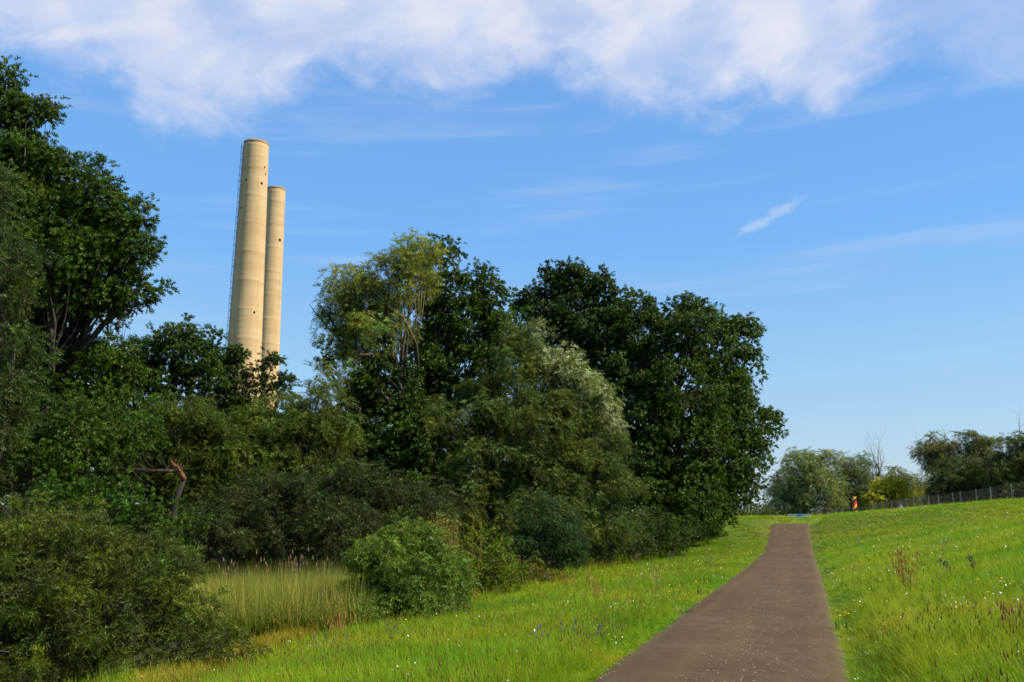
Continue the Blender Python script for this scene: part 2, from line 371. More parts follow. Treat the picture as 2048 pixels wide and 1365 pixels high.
def leaves(C, n_each, rc, size, asp, tint, kind, var=.25, huevar=.12, flat=.75, clump_tint=None):
    """leaf quads round clump centres C (k,3); returns verts, quads, colours"""
    k = len(C); n = k * n_each; ci = np.repeat(np.arange(k), n_each)
    d = unit(rng.normal(size=(n, 3))); rr = rng.random(n) ** .45
    rcl = (rc * (.65 + .7 * rng.random(k)))[ci]
    off = d * (rr * rcl)[:, None]; off[:, 2] *= flat
    if kind == 'willow':                                    # hanging, swept twigs
        sw = unit(rng.normal(size=(k, 3)) * np.array((1, 1, .4)) + np.array((0, 0, .35)))[ci]
        off = off * .62 + sw * (rng.normal(size=n) * .55 * rcl)[:, None]
    p = C[ci] + off
    nrm = unit(d * .55 + np.array((0, 0, .55)) + rng.normal(size=(n, 3)) * .55)
    ax = rng.normal(size=(n, 3))
    if kind == 'willow': ax = ax * .55 + sw * .6 + np.array((0, 0, -.35)) + d * .3
    else: ax = ax + d * .6
    ax = unit(ax - (ax * nrm).sum(1)[:, None] * nrm); sd_ = np.cross(nrm, ax)
    s = (size * (.55 + .9 * rng.random(n)))[:, None]
    fold = nrm * s * asp * .25
    V = np.stack([p - ax * s * .5, p + sd_ * s * asp * .5 + fold - ax * s * .05, p + ax * s * .5, p - sd_ * s * asp * .5 + fold - ax * s * .05], 1).reshape(-1, 3)
    ct = 1 + var * rng.normal(size=k)[ci] * .6 + var * rng.normal(size=n) * .7; ct = np.clip(ct, .35, 2.0)
    hv = (huevar * (rng.normal(size=k)[ci] + .6 * rng.normal(size=n)))
    colr = np.stack([tint[0] * ct * (1 + hv), tint[1] * ct, tint[2] * ct * (1 - hv), np.ones(n)], 1)
    colr = np.clip(colr, .004, .6)
    return V, colr
def leaf_object(name, V, colr, mat, parent, kind=None):
    me = bpy.data.meshes.new(name); mesh_np(me, V, np.arange(len(V)).reshape(-1, 4))
    at = me.attributes.new('tint', 'FLOAT_COLOR', 'FACE'); at.data.foreach_set('color', colr.astype(np.float32).ravel())
    me.materials.append(mat); return link(name, me, parent, kind)
def bent(a, b, sag=.0, wob=.12, n=5):
    a = np.asarray(a, float); b = np.asarray(b, float); Ld = np.linalg.norm(b - a); w = rng.normal(size=3) * wob * Ld * .4
    out = []
    for i in range(n + 1):
        t = i / n; p = a + (b - a) * t + w * math.sin(math.pi * t); p[2] += sag * Ld * math.sin(math.pi * t)
        out.append(p)
    return out
def grow(mb, p, d, length, r, depth, spread=.55, mi=0, up=.15, n=5):
    pts = [np.array(p, float)]; d = unit(np.array(d, float)); rads = [r]
    seg = 4
    for i in range(seg):
        d = unit(d + rng.normal(size=3) * .16 + np.array((0, 0, up * .3))); pts.append(pts[-1] + d * length / seg); rads.append(r * (1 - .6 * (i + 1) / seg))
    mb.tube(pts, rads, n, mi)
    if depth > 0:
        for i in range(1, seg + 1):
            for _ in range(1 if i < seg else 2):
                nd = unit(d + rng.normal(size=3) * spread + np.array((0, 0, up)))
                grow(mb, pts[i], nd, length * (.42 + .25 * rng.random()), rads[i] * .62, depth - 1, spread, mi, up, max(3, n - 1))
rng = np.random.default_rng(11)
SPR_O = [sprig('leafy_sprig', SPO, 18, .26, .105, .62, .35, 1.0) for _ in range(5)]
SPR_W = [sprig('willow_sprig', SPW, 24, .36, .110, .22, .75, .92) for _ in range(5)]
def tuft_nodes(name, variants):
    ng = bpy.data.node_groups.new(name, 'GeometryNodeTree')
    ng.interface.new_socket('Geometry', in_out='INPUT', socket_type='NodeSocketGeometry'); ng.interface.new_socket('Geometry', in_out='OUTPUT', socket_type='NodeSocketGeometry')
    n = ng.nodes; l = ng.links; gi = n.new('NodeGroupInput'); go = n.new('NodeGroupOutput'); j = n.new('GeometryNodeJoinGeometry')
    def named(nm, ty):
        a = n.new('GeometryNodeInputNamedAttribute'); a.data_type = ty; a.inputs['Name'].default_value = nm
        return [s for s in a.outputs if s.enabled and s.name == 'Attribute'][0]
    rt_, sc_, pk = named('rot', 'FLOAT_VECTOR'), named('scl', 'FLOAT_VECTOR'), named('pick', 'INT')
    for k, v in enumerate(variants):
        oi = n.new('GeometryNodeObjectInfo'); oi.inputs['Object'].default_value = v; oi.inputs['As Instance'].default_value = False
        cmpn = n.new('FunctionNodeCompare'); cmpn.data_type = 'INT'; cmpn.operation = 'EQUAL'
        ins = [s for s in cmpn.inputs if s.enabled and s.type == 'INT']; l.new(pk, ins[0]); ins[1].default_value = k
        ip = n.new('GeometryNodeInstanceOnPoints'); l.new(gi.outputs[0], ip.inputs['Points']); l.new(cmpn.outputs[0], ip.inputs['Selection'])
        l.new(oi.outputs['Geometry'], ip.inputs['Instance'])
        e2r = n.new('FunctionNodeEulerToRotation'); l.new(rt_, e2r.inputs[0]); l.new(e2r.outputs[0], ip.inputs['Rotation']); l.new(sc_, ip.inputs['Scale'])
        l.new(ip.outputs[0], j.inputs[0])
    l.new(j.outputs[0], go.inputs[0])
    return ng
GO = tuft_nodes('broadleaf_crown', SPR_O); GW = tuft_nodes('willow_crown', SPR_W)
TREES = []
def tree(name, label, cat, base, blobs, kind='oak', tint=(.035, .07, .012), size=.15, asp=.62, dens=1.0, rc=.55, fill=.30,
         group=None, trunk_r=.25, twig=True, mat=None, bark=None, stems=1, var=.25, huevar=.12, shell=3.2, extra=None, n_each=46, flat=.75, clumpk=1.0, pale=None):
    """base = (px, Y); blobs = [(px, py, Y, rx_px, ry_px)] in photo pixels, turned into world ellipsoids"""
    bx = P(base[0], 1020, base[1]); bz = h1(bx[0], bx[1]); B = np.array((bx[0], bx[1], bz))
    root = empty(name, B, label, cat, group)
    if base[1] < 80: tint = tuple(c * f for c, f in zip(tint, (.66, .74, .85) if kind == 'willow' else (.92, .96, .45))); var = var * 1.25
    if kind == 'willow': n_each = int(n_each * 3.2); rc *= .9
    else: rc *= .80; size *= .92
    Cs = []; br = MB(); BL = []
    for bl in blobs:
        px, py, Yb, rx = bl[:4]; ry = bl[4] if len(bl) > 4 else rx
        c = P(px, py, Yb); BL.append((c, rx * Yb / F, ry * Yb / F, bl[5] if len(bl) > 5 else 1.0))
    ztop = max(c[2] for c, *_ in BL)
    tr_top = np.array((np.mean([c[0] for c, *_ in BL]) * .5 + B[0] * .5, B[1] * .4 + np.mean([c[1] for c, *_ in BL]) * .6, B[2] + (ztop - B[2]) * .62))
    trunk = bent(B - np.array((0, 0, .2)), tr_top, wob=.08, n=7)
    if stems == 1:
        br.tube(trunk, list(np.linspace(trunk_r * 1.25, trunk_r * .45, len(trunk))), 9)
    for (c, rx, rz, dn) in BL:
        ry = rx * .85
        k = max(3, int(dn * clumpk * 1.0 * (rx * rz) * shell / (rc * rc * .5)))
        d = unit(rng.normal(size=(k, 3))); r = rng.random(k) ** fill
        r *= 1 + .16 * rng.normal(size=k) * (rng.random(k) < .5)
        Ck = c + d * r[:, None] * np.array((rx, ry, rz))
        nb = max(4, k // 9); bd_ = unit(rng.normal(size=(nb, 3)) + np.array((0, -.1, .15)))      # knobbly bunches round the crown
        bq = c + bd_ * (rng.uniform(.72, 1.13, nb))[:, None] * np.array((rx, ry, rz)); pickb = rng.integers(0, nb, k); usb = rng.random(k) < (.45 if kind != 'willow' else .35)
        Cb = bq[pickb] + rng.normal(size=(k, 3)) * rc * np.array((.85, .85, .62)); Ck[usb] = Cb[usb]
        gz = B[2] + .1
        Ck[:, 2] = np.maximum(Ck[:, 2], gz + rng.random(k) * .4)
        Cs.append(Ck)
        if stems == 1:
            i = min(len(trunk) - 1, max(2, int(len(trunk) * (.35 + .6 * max(0, (c[2] - B[2])) / (ztop - B[2] + .1)) - 1)))
            o = trunk[i]; rl = trunk_r * .42
        else:
            o = B + np.array((rng.normal() * .25, rng.normal() * .25, 0)); rl = trunk_r * .5
        limb = bent(o, c, sag=-.06, wob=.16, n=5)
        br.tube(limb, list(np.linspace(rl, max(rl * .3, .015), len(limb))), 6)
        if twig:
            for q in Ck[rng.permutation(k)[:max(5, min(38, k // 3))]]:
                br.tube(bent(limb[int(rng.integers(2, 6))], q, sag=.04, wob=.2, n=3), [max(.012, rl * .3), max(.010, rl * .2), .011, .006], 4, cap=False)
    C = np.vstack(Cs)
    ne = max(6, int(n_each * dens))
    wl = kind == 'willow'; lf = size * (.62 if not wl else .72); ref = .105 if not wl else .115; ssc = lf / ref
    cov = ne * size * size * asp * .5; area = (18 * lf * lf * .62 if not wl else 24 * lf * lf * .22) * .45
    ns = int(np.clip(cov * (1.45 if 30 < base[1] < 80 else 1.15) / area, 5, 56)); k = len(C); n = k * ns; ci = np.repeat(np.arange(k), ns)
    d = unit(rng.normal(size=(n, 3))); rcl = (rc * (.6 + .8 * rng.random(k)))[ci]
    sw = unit(rng.normal(size=(k, 3)) * np.array((1, 1, .4)) + np.array((0, 0, .5)))[ci]
    bc = np.array([c for c, *_ in BL]); ow = C[ci] - bc[((C[:, None] - bc[None]) ** 2).sum(2).argmin(1)][ci]; ow = unit(ow)
    off = d * (rcl * rng.random(n) ** .4 * .85)[:, None]; off[:, 2] *= flat
    ax = unit(d * .7 + ow * .5 + np.array((0, 0, .35)) + rng.normal(size=(n, 3)) * .3) if not wl else unit(sw * .35 + ow * .35 + d * .5 + np.array((0, 0, .15)) + rng.normal(size=(n, 3)) * .5)
    p = C[ci] + off; p[:, 2] = np.maximum(p[:, 2], B[2] + .02)
    ct = np.clip(1 + var * .6 * rng.normal(size=k)[ci] + var * .5 * rng.normal(size=n), .35, 2.0); hv = huevar * (rng.normal(size=k)[ci] + .5 * rng.normal(size=n))
    colr = np.clip(np.stack([tint[0] * ct * (1 + hv), tint[1] * ct, tint[2] * ct * (1 - hv), np.ones(n)], 1), .003, .7)
    if pale:                                    # wind-turned pale undersides and sunlit rim, both painted into one shoulder's leaf colour
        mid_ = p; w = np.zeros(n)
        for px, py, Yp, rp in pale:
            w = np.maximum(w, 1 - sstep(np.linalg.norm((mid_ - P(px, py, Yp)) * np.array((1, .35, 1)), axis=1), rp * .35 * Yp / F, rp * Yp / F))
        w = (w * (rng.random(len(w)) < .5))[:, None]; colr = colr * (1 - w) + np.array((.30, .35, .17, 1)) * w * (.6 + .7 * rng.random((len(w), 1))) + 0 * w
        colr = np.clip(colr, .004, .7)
    rot = np.stack([rng.normal(size=n) * .25, np.arccos(np.clip(ax[:, 2], -1, 1)), np.arctan2(ax[:, 1], ax[:, 0])], 1)
    me = bpy.data.meshes.new('crown'); me.vertices.add(n); me.vertices.foreach_set('co', p.astype(np.float32).ravel())
    sv = np.repeat((ssc * rng.uniform(.75, 1.25, n))[:, None], 3, 1)
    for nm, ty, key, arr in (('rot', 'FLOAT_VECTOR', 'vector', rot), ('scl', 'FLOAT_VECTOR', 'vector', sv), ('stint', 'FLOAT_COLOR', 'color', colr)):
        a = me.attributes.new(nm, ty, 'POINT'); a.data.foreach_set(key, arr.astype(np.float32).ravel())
    a = me.attributes.new('pick', 'INT', 'POINT'); a.data.foreach_set('value', rng.integers(0, 5, n).astype(np.int32))
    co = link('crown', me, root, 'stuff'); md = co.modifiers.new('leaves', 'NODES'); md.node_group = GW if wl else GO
    if extra: extra(br)
    tr = br.build('trunk', [bark or BARK, DEADW, REDW, GREYW], root, smooth=True)
    return root

OAK = (.042, .084, .006); OAKB = (.032, .066, .006); WIL = (.066, .088, .012); WILY = (.095, .130, .010); SHR = (.040, .076, .006)
# ---- left side
tree('oak_tree', 'tallest dark green oak at the left edge, lobed crown against the sky', 'tree', (60, 34),
     [(0, 165, 34, 50, 42), (50, 235, 34, 52, 44), (10, 255, 34, 60, 55), (-10, 330, 34, 80, 70), (60, 350, 34, 80, 60), (20, 440, 33, 90, 80), (100, 520, 32, 100, 80), (0, 600, 32, 90, 90), (140, 345, 34, 55, 40), (190, 400, 33, 60, 50), (110, 450, 34, 90, 70),
      (240, 450, 33, 55, 40), (255, 520, 33, 52, 45), (190, 520, 33, 75, 70), (265, 585, 33, 42, 40, .8), (100, 580, 34, 100, 80), (200, 610, 33, 55, 45, .7), (60, 720, 34, 110, 90),
      (150, 760, 34, 90, 80), (40, 860, 34, 110, 90), (200, 850, 32, 90, 70), (230, 730, 33, 50, 45)], 'oak', OAK, .17, .7, rc=.50, trunk_r=.42, n_each=54, clumpk=1.15)
tree('willow_tree', 'grey-green narrow-leaved willow on the left edge in front of the tallest oak', 'tree', (-40, 25),
     [(-30, 420, 25, 55, 80, .6), (0, 520, 25, 70, 80, .6), (-20, 620, 25, 80, 80, .6), (30, 690, 25, 50, 60, .5), (-20, 760, 25, 80, 80, .7), (-50, 870, 25, 90, 90)], 'willow', (.042, .072, .006), .15, .24, rc=.40, trunk_r=.25, n_each=46)
tree('ash_tree', 'thin grey-green tree with airy foliage under the big left oak', 'tree', (215, 38),
     [(215, 600, 38, 48, 45, .5), (175, 650, 38, 60, 50, .6), (240, 640, 38, 25, 30, .4)], 'oak', (.06, .085, .03), .12, .45, rc=.45, trunk_r=.16, n_each=26)
tree('oak_tree', 'dark oak with two spiky crown tips just left of the chimneys', 'tree', (340, 48),
     [(365, 662, 48, 22, 22, .8), (345, 690, 48, 35, 28), (408, 680, 48, 24, 24, .9), (300, 700, 48, 38, 30), (260, 720, 48, 45, 35), (385, 720, 48, 50, 35), (310, 765, 48, 60, 40), (250, 800, 47, 70, 55),
      (390, 770, 48, 45, 35, .8), (350, 830, 47, 60, 40, .8), (425, 705, 48, 16, 16, .7)], 'oak', OAK, .19, .7, rc=.48, trunk_r=.25, n_each=40)
tree('oak_tree', 'small oak whose ragged branches cross the foot of the chimneys', 'tree', (480, 53),
     [(470, 712, 53, 26, 22), (450, 750, 53, 40, 32, .8), (515, 738, 53, 15, 20, .7), (545, 732, 53, 20, 16, .9), (568, 768, 53, 24, 13, .9), (540, 775, 53, 22, 14, .8), (470, 780, 53, 36, 26, .6), (515, 800, 53, 20, 12, .4), (440, 810, 53, 60, 34),
      (470, 840, 53, 45, 26, .8), (560, 790, 52, 22, 12, .6)], 'oak', OAKB, .19, .7, rc=.42, trunk_r=.22, n_each=36)
tree('willow_tree', 'bright olive willow with rounded top in front of the chimney base', 'tree', (580, 40),
     [(560, 850, 40, 85, 52), (620, 880, 40, 70, 60), (500, 890, 40, 70, 60), (560, 960, 40, 95, 65), (640, 820, 40, 42, 35, .8), (470, 960, 39, 70, 60), (640, 960, 40, 60, 60), (645, 765, 41, 24, 32, .35)], 'willow', WILY, .17, .26, rc=.48, trunk_r=.2, n_each=44)
tree('willow_tree', 'green willow mass behind the snapped trunk, left of the olive willow', 'tree', (370, 38),
     [(350, 860, 38, 75, 50), (300, 900, 38, 75, 60), (420, 900, 38, 70, 60), (300, 990, 38, 85, 75), (420, 1000, 38, 80, 70), (500, 1040, 37, 80, 60)], 'willow', (.062, .096, .005), .16, .28, rc=.48, trunk_r=.2, n_each=44)
tree('alder_tree', 'deep green broad-leaved bush low at the left edge under the willow', 'shrub', (60, 27),
     [(60, 940, 27, 90, 60), (170, 930, 27, 90, 60), (240, 870, 28, 60, 50), (120, 860, 28, 80, 60)], 'oak', OAK, .13, .75, rc=.42, trunk_r=.12, n_each=46, stems=3)
tree('hazel_shrub', 'broad-leaved green bush between the snapped trunk and the nearest willow bush', 'shrub', (220, 19),
     [(200, 1020, 19, 90, 55), (110, 1000, 19, 70, 45), (280, 1060, 19, 55, 60), (340, 1070, 19.5, 40, 45), (180, 1090, 19, 110, 70)], 'oak', (.042, .095, .006), .085, .7, rc=.30, trunk_r=.06, n_each=46, stems=3)
def sprays(mb): pass
tree('willow_shrub', 'nearest big willow bush filling the lower left corner, slender shiny leaves', 'shrub', (180, 14.8),
     [(60, 1090, 15.2, 110, 75), (190, 1130, 15, 110, 85), (300, 1170, 14.8, 90, 75), (120, 1190, 14.5, 140, 90), (380, 1230, 14.6, 75, 65), (260, 1260, 14.3, 130, 80), (90, 1300, 14, 150, 80), (430, 1290, 14.5, 55, 40), (-30, 1180, 14.6, 110, 110),
      (330, 1320, 14.0, 80, 35, .8), (120, 1040, 15.4, 60, 45, .5), (30, 1040, 15.4, 50, 45, .5), (240, 1085, 15.2, 45, 40, .5)], 'willow', (.068, .092, .004), .085, .24, rc=.24, trunk_r=.05, n_each=46, stems=4, var=.3, clumpk=.62)
tree('dark_thicket', 'shaded dark willow thicket standing behind the pale reeds', 'shrub', (560, 33),
     [(420, 1075, 33, 50, 60), (480, 1040, 34, 40, 70, .7), (540, 1090, 34, 60, 55), (600, 1040, 35, 40, 60, .7), (650, 1070, 34, 60, 70), (700, 1000, 36, 60, 60), (500, 1010, 36, 70, 50), (600, 1010, 36, 70, 60), (720, 1080, 35, 60, 60), (760, 1020, 37, 60, 60), (840, 1040, 38, 70, 60)], 'willow', (.036, .056, .006), .15, .3, rc=.45, trunk_r=.08, n_each=40, stems=3)  # leaf tint darkened to stand for the shade of the big trees
tree('elder_thicket', 'dark undergrowth wall behind the willows below the chimneys', 'shrub', (560, 62),
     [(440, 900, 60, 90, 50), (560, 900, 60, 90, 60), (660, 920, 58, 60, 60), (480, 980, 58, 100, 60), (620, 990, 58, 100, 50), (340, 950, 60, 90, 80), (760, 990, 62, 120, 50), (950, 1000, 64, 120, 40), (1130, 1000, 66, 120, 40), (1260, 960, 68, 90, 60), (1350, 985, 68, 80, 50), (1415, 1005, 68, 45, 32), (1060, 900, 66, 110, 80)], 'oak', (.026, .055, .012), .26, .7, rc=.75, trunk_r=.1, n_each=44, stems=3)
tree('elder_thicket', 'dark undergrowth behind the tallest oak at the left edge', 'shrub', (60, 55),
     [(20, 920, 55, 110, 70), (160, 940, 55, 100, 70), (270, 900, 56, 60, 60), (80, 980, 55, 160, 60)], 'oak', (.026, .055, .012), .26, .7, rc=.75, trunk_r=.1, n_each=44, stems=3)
# ---- centre
def snag(mb):
    a, b, c2, d = P(838, 800, 44), P(832, 690, 43.5), P(812, 645, 43), P(800, 628, 43)
    mb.tube([P(845, 950, 47), P(842, 860, 46.5), P(838, 790, 46), P(834, 730, 45), b], [.22, .18, .15, .12, .09], 8, 0)
    mb.tube([b, P(822, 668, 43.2), c2, d], [.085, .08, .06, .02], 7, 2)
    mb.tube([c2, P(795, 625, 43), P(775, 610, 43)], [.04, .03, .015], 5, 1)
    mb.tube([P(745, 708, 43), P(715, 712, 43), P(690, 714, 43)], [.05, .055, .04], 6, 2)
    for k, (x, y) in enumerate(((828, 560), (838, 555), (852, 570), (846, 545), (820, 580))):
        mb.tube([b, P(836 + (x - 836) * .5, (y + 690) / 2 + 5, 43.4), P(x, y, 43.6)], [.022, .018, .008], 4, 1)
    mb.tube([P(700, 700, 44), P(660, 660, 44), P(630, 625, 44), P(618, 608, 44)], [.06, .045, .03, .01], 5, 1)
tree('willow_tree', 'tall yellowish willow with a broken pale limb, left side of the middle group', 'tree', (840, 45),
     [(818, 510, 44, 52, 34, .9), (790, 550, 44, 50, 40, .9), (700, 560, 44, 42, 36, .8), (735, 600, 44, 60, 45, .95), (690, 620, 44, 40, 40, .8), (745, 640, 44, 60, 45, .9), (640, 610, 44, 26, 24, .35), (665, 660, 44, 40, 30, .35), (760, 660, 44, 65, 45, .7), (730, 700, 43.5, 45, 35, .55), (850, 540, 44.5, 30, 45, .45), (660, 760, 43, 28, 38, .4), (815, 478, 44, 14, 12, .3)],
     'willow', (.215, .235, .030), .19, .26, rc=.52, trunk_r=.26, extra=snag, n_each=36, var=.3)
tree('oak_tree', 'dark green tree with twin pointed tops at the left of the middle group', 'tree', (860, 48),
     [(885, 512, 48, 38, 32), (920, 520, 48, 16, 14, .6), (890, 580, 48, 50, 45), (965, 570, 48, 40, 28), (985, 610, 48, 38, 40), (930, 650, 48, 75, 60), (860, 660, 48, 60, 60, .8), (865, 770, 47, 50, 60), (850, 720, 47, 45, 45, .9), (1000, 680, 48, 45, 50), (930, 750, 47, 80, 60), (700, 700, 46, 55, 26, .7),
      (760, 780, 45, 85, 55), (700, 840, 45, 55, 60), (790, 860, 45, 90, 70), (720, 930, 44, 70, 70), (830, 940, 43, 80, 80), (650, 720, 46, 22, 14, .6)], 'oak', (.040, .084, .007), .19, .7, rc=.50, trunk_r=.36, n_each=44)
tree('oak_tree', 'darkest oak with a knobbly top at the centre, behind the big willow', 'tree', (1140, 63),
     [(1135, 555, 63, 42, 32), (1100, 575, 63, 34, 30), (1180, 565, 63, 35, 28), (1060, 605, 63, 38, 24), (1050, 620, 63, 24, 22, .8), (1140, 620, 63, 70, 48), (1215, 600, 63, 36, 34), (1100, 680, 62, 70, 55), (1190, 680, 62, 70, 60), (1200, 780, 61, 80, 70), (1200, 880, 61, 80, 80)], 'oak', (.026, .058, .006), .23, .7, rc=.55, trunk_r=.4, n_each=42)
tree('maple_tree', 'broad leafy tree with a wide crown in the right half of the middle group', 'tree', (1300, 60),
     [(1275, 620, 60, 45, 32), (1340, 625, 60, 45, 26), (1390, 622, 60, 36, 24), (1300, 680, 60, 80, 55), (1380, 690, 59, 75, 60), (1270, 780, 59, 80, 70), (1360, 790, 58, 90, 75), (1290, 880, 58, 90, 70), (1370, 900, 57, 85, 70), (1300, 980, 56, 90, 60), (1380, 990, 56, 70, 50)], 'oak', (.044, .084, .007), .21, .68, rc=.55, trunk_r=.4, n_each=42)
tree('maple_tree', 'right-hand tree of the middle group, its branches reaching out towards the path', 'tree', (1385, 61),
     [(1430, 650, 61, 45, 26), (1480, 655, 61, 36, 24), (1500, 690, 61, 20, 36, .8), (1430, 710, 61, 55, 36, .7), (1480, 745, 61, 36, 26, .8), (1450, 780, 61, 62, 50), (1480, 850, 61, 55, 55), (1535, 838, 61, 26, 22, .9), (1550, 860, 61, 14, 14, .8), (1510, 900, 61, 32, 38, .9), (1430, 880, 60, 60, 60), (1450, 950, 60, 62, 40), (1495, 965, 60, 32, 24, .8), (1400, 990, 60, 50, 42), (1460, 998, 60, 42, 16, .7), (1380, 1020, 60, 30, 20, .8), (1430, 1010, 59.5, 34, 22), (1400, 1035, 59, 36, 18), (1440, 1030, 61, 26, 12, .9), (1360, 1040, 58, 40, 18), (1445, 1048, 60, 22, 10), (1405, 1052, 58, 30, 12)],
     'oak', (.050, .098, .007), .20, .68, rc=.50, trunk_r=.34, n_each=42)
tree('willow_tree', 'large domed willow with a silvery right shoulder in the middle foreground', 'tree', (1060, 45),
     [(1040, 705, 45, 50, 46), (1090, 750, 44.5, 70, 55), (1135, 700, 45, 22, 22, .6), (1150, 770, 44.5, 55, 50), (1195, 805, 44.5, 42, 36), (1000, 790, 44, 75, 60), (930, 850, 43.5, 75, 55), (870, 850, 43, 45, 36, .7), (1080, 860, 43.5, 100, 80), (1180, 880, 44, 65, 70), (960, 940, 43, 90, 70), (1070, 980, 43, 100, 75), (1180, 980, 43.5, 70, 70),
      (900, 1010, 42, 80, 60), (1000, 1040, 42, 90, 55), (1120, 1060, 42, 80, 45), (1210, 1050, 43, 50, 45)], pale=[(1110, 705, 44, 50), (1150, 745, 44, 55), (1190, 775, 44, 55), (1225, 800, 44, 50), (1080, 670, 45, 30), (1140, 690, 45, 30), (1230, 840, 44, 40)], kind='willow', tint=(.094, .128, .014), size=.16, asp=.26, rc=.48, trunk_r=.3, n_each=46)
# ---- shrubs at the edge of the grass
tree('willow_shrub', 'round fresh-green willow bush standing alone beside the reeds', 'shrub', (800, 21.5),
     [(800, 1120, 21.5, 80, 60), (760, 1160, 21.0, 60, 60), (860, 1150, 21.5, 70, 55), (800, 1190, 21.0, 90, 55), (790, 1225, 20.6, 85, 40), (730, 1220, 20.6, 45, 36), (870, 1215, 20.8, 45, 30), (880, 1190, 21.5, 50, 40), (815, 1060, 21.6, 40, 34, .8), (745, 1110, 21.4, 30, 40, .6), (860, 1090, 21.6, 40, 36, .6), (730, 1200, 21.2, 40, 40, .8)], 'willow', (.115, .180, .014), .105, .3, rc=.24, trunk_r=.05, n_each=46, stems=4, clumpk=.62)
tree('yellow_green_shrub', 'dense yellow-green bush right of the round willow bush', 'shrub', (970, 28),
     [(960, 1110, 28, 60, 48), (930, 1140, 28, 45, 45), (1000, 1135, 28, 45, 42), (960, 1160, 27.5, 60, 36), (1010, 1160, 27.5, 36, 26)], 'oak', (.115, .165, .006), .075, .45, rc=.28, trunk_r=.05, n_each=46, stems=4)
tree('tamarisk_shrub', 'feathery dark green bush at the foot of the big willow', 'shrub', (1095, 34),
     [(1090, 1050, 34, 50, 42), (1060, 1085, 34, 45, 36), (1120, 1080, 34, 45, 40), (1150, 1100, 34, 30, 24)], 'willow', (.036, .076, .010), .09, .28, rc=.3, trunk_r=.05, n_each=46, stems=4)
tree('blackthorn_shrub', 'low dark bush hugging the grass below the wide maple', 'shrub', (1240, 46),
     [(1290, 1050, 49, 60, 34), (1180, 1060, 46, 50, 40), (1210, 1090, 44, 45, 26), (1260, 1080, 46, 50, 30), (1230, 1060, 46, 50, 30)], 'oak', SHR, .12, .5, rc=.34, trunk_r=.05, n_each=42, stems=4)
tree('blackthorn_shrub', 'low rounded bush nearest the shadow on the grass by the right-hand trees', 'shrub', (1330, 51),
     [(1310, 1075, 50, 50, 28), (1350, 1070, 52, 42, 28), (1375, 1060, 53, 30, 24)], 'oak', SHR, .12, .5, rc=.34, trunk_r=.05, n_each=42, stems=4)
tree('bramble_shrub', 'tangle of brambles with tan seed heads between feathery bush and grass', 'shrub', (1070, 31),
     [(1055, 1135, 31, 26, 24), (1085, 1145, 31.5, 24, 16), (1035, 1165, 30, 26, 16)], 'oak', (.13, .12, .03), .08, .4, rc=.22, trunk_r=.02, n_each=30, stems=3, huevar=.3)
tree('young_poplar', 'small light green sapling clump left of where the path meets the sky', 'shrub', (1490, 84),
     [(1480, 1025, 84, 20, 10), (1500, 1028, 84, 16, 9), (1465, 1030, 83, 14, 9)], 'oak', (.075, .12, .025), .16, .6, rc=.4, trunk_r=.04, n_each=30, stems=3)
tree('young_poplar', 'lone light green sapling at the left verge of the path crest', 'shrub', (1525, 86),
     [(1526, 1022, 86, 9, 12), (1520, 1030, 86, 12, 8), (1534, 1030, 86, 9, 7)], 'oak', (.075, .12, .025), .16, .6, rc=.35, trunk_r=.04, n_each=30, stems=3)
# ---- beyond the crest, right
FARW = (.11, .145, .045)  # far willows' grey-green, with slight haze mixed into the tint as paleness
tree('willow_tree', 'large grey-green willow left of the striped post, beyond the crest', 'tree', (1610, 112),
     [(1600, 925, 112, 36, 22), (1640, 930, 112, 30, 24), (1625, 960, 112, 50, 34), (1575, 965, 112, 30, 26), (1550, 985, 112, 22, 14, .9), (1590, 1000, 112, 36, 26), (1645, 995, 112, 44, 30), (1570, 1012, 112, 22, 14, .8), (1640, 912, 112, 6, 10, .7)], 'willow', (.13, .17, .05), .34, .28, rc=.58, trunk_r=.3, n_each=15, group=None, dens=1.1)
tree('willow_tree', 'second grey willow directly behind the striped post', 'tree', (1700, 116),
     [(1690, 935, 116, 26, 22), (1722, 930, 116, 16, 20), (1700, 965, 116, 40, 30), (1740, 970, 116, 26, 26), (1700, 1000, 115, 42, 28), (1740, 1005, 115, 28, 20)], 'willow', FARW, .34, .28, rc=.58, trunk_r=.28, n_each=15, dens=1.1)
def deadtop(mb):
    b0 = P(1757, 1000, 113); b1 = P(1757, 955, 113)
    mb.tube([b0, b1], [.22, .14], 6, 3)
    for px, py, r in ((1763, 902, .07), (1749, 912, .06), (1778, 898, .06), (1772, 930, .05), (1745, 935, .04), (1757, 905, .05), (1776, 935, .04)):
        grow(mb, b1, P(px, py, 113) - b1, np.linalg.norm(P(px, py, 113) - b1), r, 2, .4, 3, .25, 4)
tree('dead_tree', 'bare dead branches sticking up above a small crown right of the striped post', 'tree', (1757, 113),
     [(1750, 985, 113, 20, 20, .8), (1745, 930, 113, 8, 10, .3)], 'willow', FARW, .28, .34, rc=.5, trunk_r=.18, n_each=15, extra=deadtop, bark=GREYW)
tree('yellowing_willow', 'willow with yellow autumn leaves beyond the fence', 'tree', (1790, 110),
     [(1790, 965, 110, 26, 20, .9), (1775, 985, 110, 28, 20), (1800, 992, 110, 34, 24), (1765, 1005, 110, 26, 18), (1745, 1000, 109, 16, 20, .8)], 'willow', (.27, .26, .014), .28, .34, rc=.5, trunk_r=.2, n_each=15, huevar=.14, var=.35)
tree('willow_tree', 'silver grey bushy willow right of the yellow-leaved one', 'tree', (1835, 116),
     [(1825, 975, 116, 30, 26), (1855, 985, 116, 24, 24), (1840, 1005, 115, 36, 20), (1790, 945, 117, 14, 12, .5)], 'willow', (.12, .14, .055), .34, .28, rc=.52, trunk_r=.2, n_each=15, dens=1.1)
